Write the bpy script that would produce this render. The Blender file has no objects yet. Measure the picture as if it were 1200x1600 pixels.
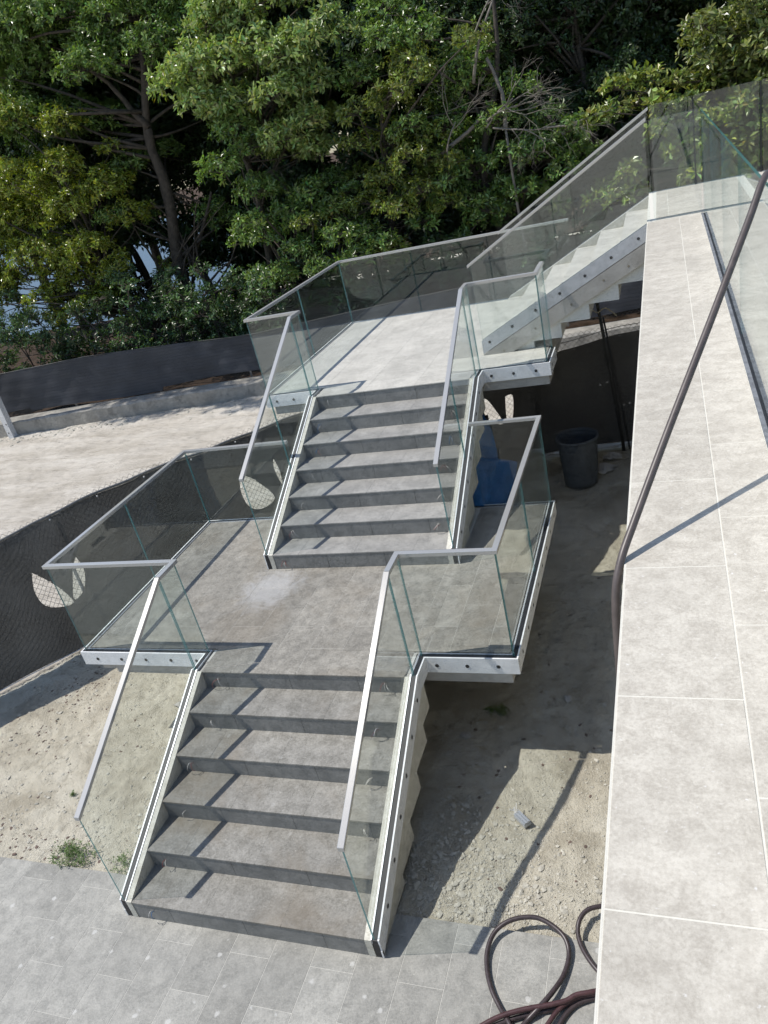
import bpy, math, random
import numpy as np
from mathutils import Vector, Matrix

random.seed(7)
rng = np.random.default_rng(7)
scn = bpy.context.scene
COL = scn.collection

# ------------------------------------------------------------------ camera, light
def rotmat(ax, ay, az):
    return Matrix.Rotation(az, 3, 'Z') @ Matrix.Rotation(ax, 3, 'X') @ Matrix.Rotation(ay, 3, 'Z')

cam_data = bpy.data.cameras.new('camera')
cam = bpy.data.objects.new('camera', cam_data)
COL.objects.link(cam)
cam_data.sensor_fit = 'VERTICAL'
cam_data.sensor_height = 24.0
cam_data.sensor_width = 18.0
cam_data.lens = 24.0 * 1206.517 / 1600.0
cam_data.clip_start = 0.05
cam_data.clip_end = 800.0
cam.matrix_world = Matrix.Translation((4.029, -2.8265, 4.8541)) @ rotmat(1.1216, -0.2441, 0.4122).to_4x4()
scn.camera = cam

SUN_TO = Vector((-0.584, -0.122, 1.0)).normalized()
SUN_EL = math.asin(SUN_TO.z)
SUN_AZ = math.atan2(SUN_TO.x, SUN_TO.y)
world = bpy.data.worlds.new('World')
scn.world = world
world.use_nodes = True
wn = world.node_tree.nodes
sky = wn.new('ShaderNodeTexSky')
sky.sky_type = 'NISHITA'
sky.sun_disc = False
sky.sun_elevation = SUN_EL
sky.sun_rotation = SUN_AZ % (2 * math.pi)
sky.air_density = 1.0
sky.dust_density = 0.7
world.node_tree.links.new(sky.outputs[0], wn['Background'].inputs[0])
wn['Background'].inputs[1].default_value = 0.15
sun_data = bpy.data.lights.new('sun', 'SUN')
sun_data.energy = 4.4
sun_data.angle = math.radians(0.55)
sun_data.color = (1.0, 0.955, 0.89)
sun = bpy.data.objects.new('sun', sun_data)
COL.objects.link(sun)
sun.matrix_world = SUN_TO.to_track_quat('Z', 'Y').to_matrix().to_4x4()
sun.location = (0, 0, 40)

scn.view_settings.view_transform = 'Standard'
scn.view_settings.look = 'None'
scn.view_settings.exposure = 0.0
scn.view_settings.gamma = 1.0
scn.view_settings.use_curve_mapping = False
scn.cycles.transparent_max_bounces = 40
scn.cycles.max_bounces = 8
scn.cycles.denoising_input_passes = 'RGB'

# ------------------------------------------------------------------ materials
MATS = {}
class NT:
    def __init__(s, name):
        s.m = bpy.data.materials.new(name); s.m.use_nodes = True
        s.t = s.m.node_tree; s.t.nodes.clear()
        s.out = s.t.nodes.new('ShaderNodeOutputMaterial')
        MATS[name] = s.m
    def n(s, kind, ins=None, **kw):
        nd = s.t.nodes.new('ShaderNode' + kind)
        for k, v in kw.items(): setattr(nd, k, v)
        for k, v in (ins or {}).items():
            if isinstance(v, bpy.types.NodeSocket): s.t.links.new(v, nd.inputs[k])
            else: nd.inputs[k].default_value = v
        return nd
    def pos(s):
        return s.n('NewGeometry').outputs['Position']
    def noise(s, scale, detail=4, rough=.55, vec=None, dist=0.0):
        return s.n('TexNoise', {'Vector': vec or s.pos(), 'Scale': scale, 'Detail': detail, 'Roughness': rough, 'Distortion': dist}).outputs['Fac']
    def ramp(s, fac, stops):
        r = s.n('ValToRGB', {'Fac': fac})
        el = r.color_ramp.elements
        while len(el) < len(stops): el.new(0.5)
        for e, (p, c) in zip(el, stops):
            e.position = p
            e.color = (c, c, c, 1) if isinstance(c, (int, float)) else (*c, 1)
        return r.outputs['Color']
    def mix(s, fac, a, b, blend='MIX'):
        m = s.n('Mix', data_type='RGBA', blend_type=blend)
        for sock, v in ((m.inputs[0], fac), (m.inputs[6], a), (m.inputs[7], b)):
            if isinstance(v, bpy.types.NodeSocket): s.t.links.new(v, sock)
            elif isinstance(v, tuple): sock.default_value = (*v[:3], 1)
            else: sock.default_value = v
        return m.outputs[2]
    def math(s, op, a, b=0.0, c=0.0):
        m = s.n('Math', operation=op)
        for i, v in enumerate((a, b, c)):
            if isinstance(v, bpy.types.NodeSocket): s.t.links.new(v, m.inputs[i])
            else: m.inputs[i].default_value = v
        return m.outputs[0]
    def scalevec(s, v):
        return s.n('Mapping', {'Vector': s.pos(), 'Scale': v}).outputs[0]
    def bump(s, h, strength=.3, dist=.01):
        return s.n('Bump', {'Height': h, 'Strength': strength, 'Distance': dist}).outputs[0]
    def bsdf(s, color, rough=.7, metal=0.0, normal=None, spec=.5, **extra):
        ins = {'Base Color': color if isinstance(color, bpy.types.NodeSocket) else (*color, 1), 'Roughness': rough, 'Metallic': metal, 'Specular IOR Level': spec}
        if normal: ins['Normal'] = normal
        ins.update(extra)
        b = s.n('BsdfPrincipled', ins)
        return b.outputs[0]
    def surf(s, sh):
        s.t.links.new(sh, s.out.inputs['Surface']); return s.m

def stone(name, dark, light, scale=5.0, vary=.14, spots=0.0, streak=False, rough=.62, bump=.16, brown=0.0, plaster=None, fine=90.0, coarse=1.6):
    t = NT(name)
    vec = t.scalevec((1.0, 3.0, 1.0)) if streak else t.pos()
    a = t.noise(scale, 8, .62, vec, .4)
    b = t.noise(scale * 5.3, 6, .7)
    f = t.noise(fine, 3, .8)
    mixf = t.math('ADD', t.math('MULTIPLY', a, .38), t.math('ADD', t.math('MULTIPLY', b, .32), t.math('MULTIPLY', f, .30)))
    col = t.ramp(mixf, [(.42, dark), (.58, light)])
    # large soiled patches
    big = t.noise(coarse, 5, .6)
    col = t.mix(t.ramp(big, [(.45, 0.0), (.72, .35)]), col, tuple(c * .78 for c in dark))
    if brown:
        bn = t.noise(1.35, 5, .6, dist=.6)
        col = t.mix(t.ramp(bn, [(.5, 0.0), (.68, brown)]), col, tuple(c * k for c, k in zip(dark, (1.0, .84, .66))))
    rnd = t.n('ObjectInfo').outputs['Random']
    k = t.math('ADD', t.math('MULTIPLY', rnd, vary), 1 - vary / 2)
    col = t.n('VectorMath', {0: col, 'Scale': k}, operation='SCALE').outputs[0]
    # pale dust flecks
    fl = t.ramp(t.noise(60, 3, .6), [(.66, 0.0), (.74, .5)])
    col = t.mix(fl, col, tuple(min(.8, c * 1.8) for c in light))
    dust = t.ramp(t.noise(2.6, 8, .75, dist=.8), [(.52, 0.0), (.78, .28)])
    col = t.mix(dust, col, tuple(min(.8, c * 1.35) for c in light))
    if spots:
        v = t.n('TexVoronoi', {'Vector': t.pos(), 'Scale': 7.0, 'Randomness': 1.0})
        wob = t.math('ADD', v.outputs['Distance'], t.math('MULTIPLY', t.math('SUBTRACT', t.noise(22, 4, .7), .5), .34))
        s1 = t.ramp(wob, [(.09, 1.0), (.15, 0.0)])
        sel = t.ramp(t.n('SeparateColor', {0: v.outputs['Color']}).outputs[0], [(.48, 0.0), (.52, 1.0)])
        m_ = t.math('MULTIPLY', t.math('MULTIPLY', s1, sel), spots)
        col = t.mix(m_, col, (.58, .58, .56))
    if plaster:
        (px, py, rx, ry) = plaster
        mp = t.n('Mapping', {'Vector': t.pos(), 'Location': (-px / rx, -py / ry, 0), 'Scale': (1 / rx, 1 / ry, 0)}).outputs[0]
        ln = t.n('VectorMath', {0: mp}, operation='LENGTH').outputs['Value']
        ln = t.math('ADD', ln, t.math('MULTIPLY', t.math('SUBTRACT', t.noise(7, 6, .7, dist=.8), .5), 1.5))
        col = t.mix(t.ramp(ln, [(.40, .42), (.95, 0.0)]), col, (.50, .51, .52))
    bp = t.bump(t.math('ADD', t.math('MULTIPLY', f, .5), b), bump, .004)
    return t.surf(t.bsdf(col, rough, 0, bp, .35))

stone('paving_tile', (.225, .224, .207), (.375, .369, .338), scale=9, spots=.55, vary=.22, coarse=1.1, bump=.2)
stone('tread_tile', (.17, .164, .146), (.32, .31, .283), scale=9, spots=.2, vary=.14, brown=.5)
stone('landing_tile', (.172, .163, .143), (.33, .313, .275), scale=9, spots=.1, vary=.20, brown=.35, plaster=(.08, 2.95, .38, .5))
stone('upper_tread_tile', (.225, .222, .210), (.36, .352, .33), spots=.1, vary=.07)
stone('riser_tile', (.155, .158, .152), (.27, .268, .255), scale=9, spots=0, vary=.12, rough=.5)
stone('nosing_dark', (.07, .071, .07), (.12, .12, .115), vary=.05)
stone('upper_landing_tile', (.40, .388, .352), (.57, .552, .50), scale=3.5, vary=.05, coarse=2.0)
stone('terrace_tile', (.41, .378, .322), (.59, .555, .482), scale=16, vary=.12, fine=120, coarse=3.0)
stone('curb_stone', (.45, .43, .36), (.68, .66, .58), scale=16, vary=.04, bump=.3)
stone('concrete', (.33, .315, .285), (.47, .455, .42), scale=4, vary=.06, bump=.3)
stone('white_soffit', (.62, .63, .60), (.76, .76, .73), scale=3, vary=.03)
stone('kerb_concrete', (.20, .19, .17), (.42, .40, .355), scale=3.5, vary=.04, bump=.5)

def plain(name, color, rough=.5, metal=0.0, nscale=30, amt=.25, bump=0.0, spec=.5):
    t = NT(name)
    f = t.noise(nscale, 5, .65)
    col = t.ramp(f, [(.3, tuple(c * (1 - amt) for c in color)), (.7, tuple(min(1, c * (1 + amt)) for c in color))])
    bp = t.bump(f, bump, .004) if bump else None
    return t.surf(t.bsdf(col, rough, metal, bp, spec))

plain('grout_pale', (.50, .49, .45), .9, amt=.12)
plain('grout_bed_grey', (.47, .46, .42), .9, amt=.12)
plain('grout_white', (.64, .62, .55), .9, amt=.06)
plain('gasket', (.018, .019, .022), .55, amt=.2)
plain('bolt_dark', (.03, .03, .03), .5)
plain('galvanised', (.50, .52, .55), .42, .55, nscale=14, amt=.16)
plain('dull_metal', (.20, .21, .225), .55, .3, nscale=18, amt=.35)
plain('shoe_white', (.76, .77, .77), .45, .0, nscale=12, amt=.12)
plain('bin_plastic', (.070, .082, .094), .55, nscale=12, amt=.35, bump=.2)
plain('blue_sheet', (.025, .15, .42), .5, nscale=6, amt=.35, bump=.5)
plain('cable_rubber', (.050, .038, .040), .38, nscale=40, amt=.3)
plain('cable_red', (.070, .034, .036), .38, nscale=30, amt=.3)
plain('hose_brown', (.085, .070, .066), .4, nscale=25, amt=.25)
plain('wire_white', (.62, .60, .56), .5)
plain('wire_red', (.25, .06, .05), .5)
plain('wire_blue', (.05, .16, .35), .5)
plain('dark_pipe', (.045, .045, .045), .6, .2)
plain('steel_wire', (.16, .16, .155), .5, .6)
plain('white_post', (.66, .67, .68), .4, .2)
plain('bark', (.060, .049, .038), .9, nscale=9, amt=.55, bump=.8)
plain('dead_twig', (.19, .17, .145), .9, nscale=20, amt=.3)
plain('rubble', (.44, .42, .36), .95, nscale=20, amt=.3, bump=.4)
plain('dark_litter', (.12, .085, .07), .9, nscale=20, amt=.5)
plain('weed_green', (.085, .15, .030), .6, nscale=20, amt=.4)
plain('stain_brown', (.22, .19, .14), .9)
plain('pale_plastic', (.42, .41, .39), .6, nscale=8, amt=.3)
plain('rope', (.42, .38, .28), .9)

# brushed aluminium handrail
t = NT('brushed_metal')
v = t.n('TexNoise', {'Vector': t.scalevec((260, 12, 120)), 'Scale': 1.0, 'Detail': 3})
col = t.ramp(v.outputs['Fac'], [(.3, (.44, .43, .385)), (.7, (.54, .525, .47))])
bmp = t.bump(v.outputs['Fac'], .08, .002)
satin = t.bsdf((.52, .52, .52), .55, 0, bmp, .3)
mirror = t.bsdf(col, .125, .97, bmp)
t.surf(t.n('MixShader', {0: .5, 1: satin, 2: mirror}).outputs[0])

# glass: clear faces reflect by a Schlick curve, cut edges are deep green
t = NT('glass_face')
g = t.n('NewGeometry')
dp = t.math('ABSOLUTE', t.n('VectorMath', {0: g.outputs['Normal'], 1: g.outputs['Incoming']}, operation='DOT_PRODUCT').outputs['Value'])
sch = t.math('ADD', t.math('MULTIPLY', t.math('POWER', t.math('SUBTRACT', 1.0, dp), 5.0), .95), .045)
tr = t.n('BsdfTransparent', {'Color': (.955, .975, .968, 1)}).outputs[0]
gl = t.n('BsdfGlossy', {'Color': (.93, .96, .96, 1), 'Roughness': .012}).outputs[0]
t.surf(t.n('MixShader', {0: sch, 1: tr, 2: gl}).outputs[0])
t = NT('glass_edge')
tr = t.n('BsdfTransparent', {'Color': (.30, .52, .52, 1)}).outputs[0]
bd = t.bsdf((.10, .25, .26), .15, 0, None, .8)
t.surf(t.n('MixShader', {0: .7, 1: tr, 2: bd}).outputs[0])

# screen fabric: dark woven mesh, chain link pressed through
def fabric(name, c0, c1, through=.10):
    t = NT(name)
    w = t.noise(62, 4, .9)
    w2 = t.noise(1.1, 5, .6)
    col = t.ramp(w, [(.44, c0), (.72, c1)])
    col = t.mix(t.ramp(w2, [(.4, 0.0), (.75, .35)]), col, tuple(min(1, c * 1.7) for c in c1))
    geo = t.pos()
    sx = t.n('SeparateXYZ', {0: geo})
    xx = t.n('Attribute', attribute_name='arc').outputs['Fac']
    def dia(sign):
        a = t.math('ADD', xx, t.math('MULTIPLY', sx.outputs[2], sign))
        return t.math('POWER', t.math('ABSOLUTE', t.math('SINE', t.math('MULTIPLY', a, 40.3))), .3)
    lat = t.math('MULTIPLY', dia(1.0), dia(-1.0))
    hh = t.math('ADD', t.math('MULTIPLY', w, .6), t.math('MULTIPLY', lat, .25))
    col = t.mix(t.ramp(lat, [(.25, .35), (.6, 0.0)]), col, tuple(c * .45 for c in c0))
    d = t.bsdf(col, .8, 0, t.bump(hh, .35, .008), .25)
    tl = t.n('BsdfTranslucent', {'Color': (*c1, 1)}).outputs[0]
    return t.surf(t.n('MixShader', {0: through, 1: d, 2: tl}).outputs[0])
fabric('screen_fabric', (.014, .014, .014), (.20, .197, .187), .13)
fabric('far_fabric', (.055, .058, .066), (.095, .10, .112), .2)

# sand
def sandmat(name, c0, c1, c2, stretch=None):
    t = NT(name)
    vec = t.scalevec(stretch) if stretch else t.pos()
    a = t.noise(1.3, 7, .62, vec, .5)
    b = t.noise(9, 7, .7, vec)
    c = t.noise(75, 4, .75)
    col = t.ramp(a, [(.33, c0), (.5, c1), (.7, c2)])
    col = t.mix(t.ramp(b, [(.32, .6), (.52, 0.0)]), col, tuple(x * .72 for x in c0))
    col = t.mix(t.ramp(c, [(.26, .75), (.40, 0.0)]), col, tuple(x * .5 for x in c0))
    col = t.mix(t.ramp(c, [(.66, 0.0), (.76, .7)]), col, tuple(min(.75, x * 1.3) for x in c2))
    h = t.math('ADD', t.math('MULTIPLY', b, 1.0), t.math('MULTIPLY', c, .35))
    return t.surf(t.bsdf(col, .95, 0, t.bump(h, 1.0, .05), .15))
sandmat('sand', (.42, .38, .297), (.60, .56, .455), (.70, .665, .56))
sandmat('sand_road', (.46, .42, .355), (.60, .555, .485), (.69, .65, .58), (.35, 1.6, 1))
t = NT('forest_floor')
a = t.noise(3, 8, .8); b = t.noise(26, 4, .8)
col = t.ramp(a, [(.35, (.035, .027, .02)), (.65, (.125, .085, .06))])
col = t.mix(t.ramp(b, [(.62, 0.0), (.70, .8)]), col, (.26, .21, .17))
t.surf(t.bsdf(col, .95, 0, t.bump(b, 1.0, .08), .1))
t = NT('lake_water')
t.surf(t.bsdf((.05, .09, .14), .35, 0, t.bump(t.noise(1.5, 5, .6), .3, .1), .35))

# leaves: colour comes per leaf from an attribute
def leafmat(name, gloss=.33, trans=.30):
    t = NT(name)
    at = t.n('Attribute', attribute_name='leafcol').outputs['Color']
    d = t.bsdf(at, gloss, 0, None, .7)
    tl = t.n('BsdfTranslucent', {'Color': t.mix(1.0, at, (1.25, 1.35, .55), 'MULTIPLY')}).outputs[0]
    return t.surf(t.n('MixShader', {0: trans, 1: d, 2: tl}).outputs[0])
leafmat('leaf')

# ------------------------------------------------------------------ object helpers
ORG = {}
def mesh(name, verts, faces, mats, midx=None, smooth=False):
    me = bpy.data.meshes.new(name)
    me.from_pydata([tuple(map(float, v)) for v in verts], [], [tuple(map(int, f)) for f in faces])
    for m in (mats if isinstance(mats, (list, tuple)) else [mats]): me.materials.append(MATS[m])
    if midx is not None: me.polygons.foreach_set('material_index', np.array(midx, dtype=np.int32))
    if smooth: me.polygons.foreach_set('use_smooth', np.ones(len(me.polygons), dtype=bool))
    me.update()
    return me

def npmesh(name, V, F, mat, cols=None, smooth=False):
    """V (n,3), F (m,k) numpy, all faces of k corners"""
    V = np.asarray(V, np.float32); F = np.asarray(F, np.int32); m, k = F.shape
    me = bpy.data.meshes.new(name)
    me.vertices.add(len(V)); me.vertices.foreach_set('co', V.ravel())
    me.loops.add(m * k); me.loops.foreach_set('vertex_index', F.ravel())
    me.polygons.add(m); me.polygons.foreach_set('loop_start', np.arange(0, m * k, k, dtype=np.int32))
    me.polygons.foreach_set('loop_total', np.full(m, k, np.int32))
    if cols is not None:
        a = me.attributes.new('leafcol', 'FLOAT_COLOR', 'POINT')
        c4 = np.ones((len(V), 4), np.float32); c4[:, :3] = cols
        a.data.foreach_set('color', c4.ravel())
    me.polygons.foreach_set('use_smooth', np.full(m, bool(smooth)))
    me.materials.append(MATS[mat]); me.update(calc_edges=True); me.validate()
    return me

def place(name, me, parent=None, loc=(0, 0, 0)):
    o = bpy.data.objects.new(name, me); COL.objects.link(o)
    if parent is not None:
        pw = ORG[parent.name]; o.parent = parent
        o.location = (loc[0] - pw[0], loc[1] - pw[1], loc[2] - pw[2])
    else: o.location = loc
    ORG[o.name] = tuple(loc)
    return o

def thing(name, label, cat, loc=(0, 0, 0), group=None):
    o = place(name, None, None, loc)
    o['label'] = label; o['category'] = cat
    if group: o['group'] = group
    return o

def structure(o): o['kind'] = 'structure'; return o
def stuff(o): o['kind'] = 'stuff'; return o

def boxvf(x0, x1, y0, y1, z0, z1):
    v = [(x0, y0, z0), (x1, y0, z0), (x1, y1, z0), (x0, y1, z0), (x0, y0, z1), (x1, y0, z1), (x1, y1, z1), (x0, y1, z1)]
    f = [(0, 3, 2, 1), (4, 5, 6, 7), (0, 1, 5, 4), (1, 2, 6, 5), (2, 3, 7, 6), (3, 0, 4, 7)]
    return v, f
class MB:
    def __init__(s): s.v = []; s.f = []; s.m = []
    def add(s, v, f, m=0):
        n = len(s.v); s.v += list(v); s.f += [tuple(i + n for i in q) for q in f]; s.m += [m] * len(f); return s
    def box(s, *a, m=0): v, f = boxvf(*a); return s.add(v, f, m)
    def prism(s, poly, axis, a, b, m=0):
        """extrude 2D polygon: axis 'x' -> poly in (y,z); 'y' -> poly in (x,z); 'z' -> (x,y)"""
        def P(p, c): return {'x': (c, p[0], p[1]), 'y': (p[0], c, p[1]), 'z': (p[0], p[1], c)}[axis]
        n = len(poly); v = [P(p, a) for p in poly] + [P(p, b) for p in poly]
        f = [tuple(range(n)), tuple(range(2 * n - 1, n - 1, -1))] + [(i, i + n, (i + 1) % n + n, (i + 1) % n) for i in range(n)]
        return s.add(v, f, m)
    def tube(s, pts, r, n=8, m=0, cap=True):
        pts = [Vector(p) for p in pts]; N = len(pts)
        rs = r if isinstance(r, (list, tuple)) else [r] * N
        up = Vector((0, 0, 1)); rings = []
        prev = None
        for i, p in enumerate(pts):
            d = (pts[min(i + 1, N - 1)] - pts[max(i - 1, 0)])
            if d.length < 1e-9: d = Vector((0, 0, 1))
            d.normalize()
            if prev is None:
                a = d.cross(Vector((1, 0, 0)) if abs(d.x) < .8 else up)
            else: a = prev - d * prev.dot(d)
            a.normalize(); prev = a; b = d.cross(a)
            rings.append([p + (a * math.cos(2 * math.pi * k / n) + b * math.sin(2 * math.pi * k / n)) * rs[i] for k in range(n)])
        v = [q for ring in rings for q in ring]
        f = [(i * n + k, i * n + (k + 1) % n, (i + 1) * n + (k + 1) % n, (i + 1) * n + k) for i in range(N - 1) for k in range(n)]
        if cap: f += [tuple(range(n - 1, -1, -1)), tuple((N - 1) * n + k for k in range(n))]
        return s.add([tuple(q) for q in v], f, m)
    def beam(s, p0, p1, w, h, m=0, up=(0, 0, 1)):
        """square bar from p0 to p1, width w sideways, from 0 to h upward"""
        p0 = Vector(p0); p1 = Vector(p1); d = (p1 - p0).normalized(); up = Vector(up)
        side = d.cross(up).normalized() * (w / 2)
        u = Vector((0, 0, h))
        v = [p0 - side, p0 + side, p0 + side + u, p0 - side + u, p1 - side, p1 + side, p1 + side + u, p1 - side + u]
        return s.add([tuple(q) for q in v], [(0, 1, 2, 3), (7, 6, 5, 4), (0, 4, 5, 1), (1, 5, 6, 2), (2, 6, 7, 3), (3, 7, 4, 0)], m)
    def build(s, name, mats, parent=None, smooth=False):
        o0 = ORG[parent.name] if parent is not None else (0, 0, 0)
        v = [(a[0] - o0[0], a[1] - o0[1], a[2] - o0[2]) for a in s.v]
        me = mesh(name, v, s.f, mats, s.m, smooth)
        return place(name, me, parent, o0)
def catmull(P, n=8):
    P = [Vector(p) for p in P]; out = []
    for i in range(len(P) - 1):
        p0 = P[max(i - 1, 0)]; p1 = P[i]; p2 = P[i + 1]; p3 = P[min(i + 2, len(P) - 1)]
        for k in range(n):
            t = k / n
            out.append(.5 * ((2 * p1) + (p2 - p0) * t + (2 * p0 - 5 * p1 + 4 * p2 - p3) * t * t + (3 * p1 - p0 - 3 * p2 + p3) * t ** 3))
    out.append(P[-1]); return out

# ------------------------------------------------------------------ geometry constants (metres)
R_ = 0.17; T_ = 0.3287; W_ = 1.9027
L_ = 6 * R_; U_ = 13 * R_; Z_ = 3.4
Y1 = 3.3037; YK = YU = None
YN1 = 5 * T_                 # lower landing nosing
YN2 = Y1 + 6 * T_            # upper landing nosing
WF, WL, WR, WB = 1.913, -1.496, 2.735, 4.455     # glass lines of the lower landing
UF, UL, UR, UB = 5.537, -0.792, 2.715, 8.83      # glass lines of the upper landing
FY1, FY2 = 6.12, 8.2                              # glass lines of the third flight
FX0 = 1.90; FT = .3307
XT = 3.835
GX = .071

# ------------------------------------------------------------------ ground
def vnoise(x, y, s, seed):
    r = np.random.default_rng(seed); G = r.random((64, 64))
    X = x * s + 100; Y = y * s + 100
    xi = np.floor(X).astype(int); yi = np.floor(Y).astype(int); fx = X - xi; fy = Y - yi
    fx = fx * fx * (3 - 2 * fx); fy = fy * fy * (3 - 2 * fy)
    g = lambda a, b: G[a % 64, b % 64]
    return (g(xi, yi) * (1 - fx) + g(xi + 1, yi) * fx) * (1 - fy) + (g(xi, yi + 1) * (1 - fx) + g(xi + 1, yi + 1) * fx) * fy
def ground_z(x, y):
    x = np.asarray(x, float); y = np.asarray(y, float)
    z = (vnoise(x, y, 1.3, 1) - .5) * .035 + (vnoise(x, y, 5, 2) - .5) * .018 + (vnoise(x, y, 14, 3) - .5) * .018 + (vnoise(x, y, 31, 6) - .5) * .008
    road = np.clip((y - 7.5 - np.clip(x, -9, 0) * .55) / 1.0, 0, 1)
    z += road * ((vnoise(x * .3, y, 3.2, 4) - .5) * .07 + (vnoise(x * .5, y, 9, 5) - .5) * .025)
    return z - .028
def grid(name, x0, x1, y0, y1, step, mat, zf):
    nx = int((x1 - x0) / step) + 1; ny = int((y1 - y0) / step) + 1
    xs = np.linspace(x0, x1, nx); ys = np.linspace(y0, y1, ny); X, Y = np.meshgrid(xs, ys)
    V = np.stack([X, Y, zf(X, Y)], -1).reshape(-1, 3)
    i = np.arange(nx * ny).reshape(ny, nx)
    F = np.stack([i[:-1, :-1], i[:-1, 1:], i[1:, 1:], i[1:, :-1]], -1).reshape(-1, 4)
    return npmesh(name, V, F, mat, smooth=True)
structure(place('ground', mesh('ground', [(-400, -400, -.25), (400, -400, -.25), (400, 400, -.25), (-400, 400, -.25)], [(0, 1, 2, 3)], 'sand_road')))
structure(place('rear_ground', mesh('rear_ground', [(-400, 29, -.2), (400, 29, -.2), (400, 400, -.2), (-400, 400, -.2)], [(0, 1, 2, 3)], 'forest_floor')))
def sand_zone(x, y):
    return ground_z(x, y)
structure(place('sand_yard', grid('sand_yard', -6, 8, .26, 9.2, .03, 'sand', sand_zone)))
# the road lies beyond the near fence, a little over the yard's far edge
def road_z(x, y):
    base = ground_z(x, y)
    # sinks under the yard on the camera side of the fence line
    fx = np.interp(x, [-6, -3.6, -3.05, -2.75, -2.3, -1.6, -.94, .2, 1.2, 2.2, 3.3, 4.5, 9], [-.6, 2.2, 3.0, 3.7, 4.4, 5.0, 5.85, 6.6, 7.2, 7.85, 8.05, 8.1, 8.2])
    return base + np.where(y > fx + .12, .012, -.15)
structure(place('sand_road', grid('sand_road', -26, 14, -1.5, 13.9, .05, 'sand_road', road_z)))
floor_me = grid('forest_floor', -34, 20, 13.0, 30, .3, 'forest_floor', lambda x, y: .16 + (vnoise(x, y, .9, 8) - .5) * .25 - np.clip((13.55 + .11 * x + .25 - y) * 9, 0, 1.2) - np.clip(y - 24, 0, 9) * .1)
structure(place('forest_floor', floor_me))
structure(place('lake', mesh('lake', [(-300, 14, -.12), (-17, 21.5, -.12), (-11, 60, -.12), (-300, 320, -.12)], [(0, 1, 2, 3)], 'lake_water')))

# ------------------------------------------------------------------ tiles
tile_cache = {}
def tile_mesh(w, d, t, mat):
    key = (round(w, 4), round(d, 4), round(t, 4), mat)
    if key not in tile_cache:
        b = .0015
        v = [(b, b, t), (w - b, b, t), (w - b, d - b, t), (b, d - b, t), (0, 0, t - b), (w, 0, t - b), (w, d, t - b), (0, d, t - b), (0, 0, 0), (w, 0, 0), (w, d, 0), (0, d, 0)]
        f = [(0, 1, 2, 3), (4, 5, 1, 0), (5, 6, 2, 1), (6, 7, 3, 2), (7, 4, 0, 3), (8, 9, 5, 4), (9, 10, 6, 5), (10, 11, 7, 6), (11, 8, 4, 7), (11, 10, 9, 8)]
        tile_cache[key] = mesh('tile', v, f, mat)
    return tile_cache[key]
def lay(parent, mat, x0, x1, y0, y1, ztop, px, py, ox, oy, joint=.003, t=.012, stagger=True, skip=None, jit=.0003):
    """running-bond tiles, long side along y, clipped to a rectangle"""
    i0 = math.floor((x0 - ox) / px)
    for i in range(i0, i0 + int((x1 - x0) / px) + 3):
        a = max(ox + i * px + joint / 2, x0); b = min(ox + (i + 1) * px - joint / 2, x1)
        if b - a < .02: continue
        off = oy + (py / 2 if (i % 2 and stagger) else 0)
        j0 = math.floor((y0 - off) / py)
        for j in range(j0, j0 + int((y1 - y0) / py) + 3):
            c = max(off + j * py + joint / 2, y0); d = min(off + (j + 1) * py - joint / 2, y1)
            if d - c < .02: continue
            if skip and skip((a + b) / 2, (c + d) / 2): continue
            place('tile', tile_mesh(b - a, d - c, t, mat), parent, (a, c, ztop - t + random.uniform(-jit, jit)))

# lower paving
mb = MB().box(-6, 7, -6, .318, -.20, -.0016)
pav = structure(mb.build('paving', 'grout_pale'))
lay(pav, 'paving_tile', -5.0, 4.4, -3.6, .322, 0.0, .315, .63, .25, -.14, joint=.0035, jit=.0002)

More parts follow.
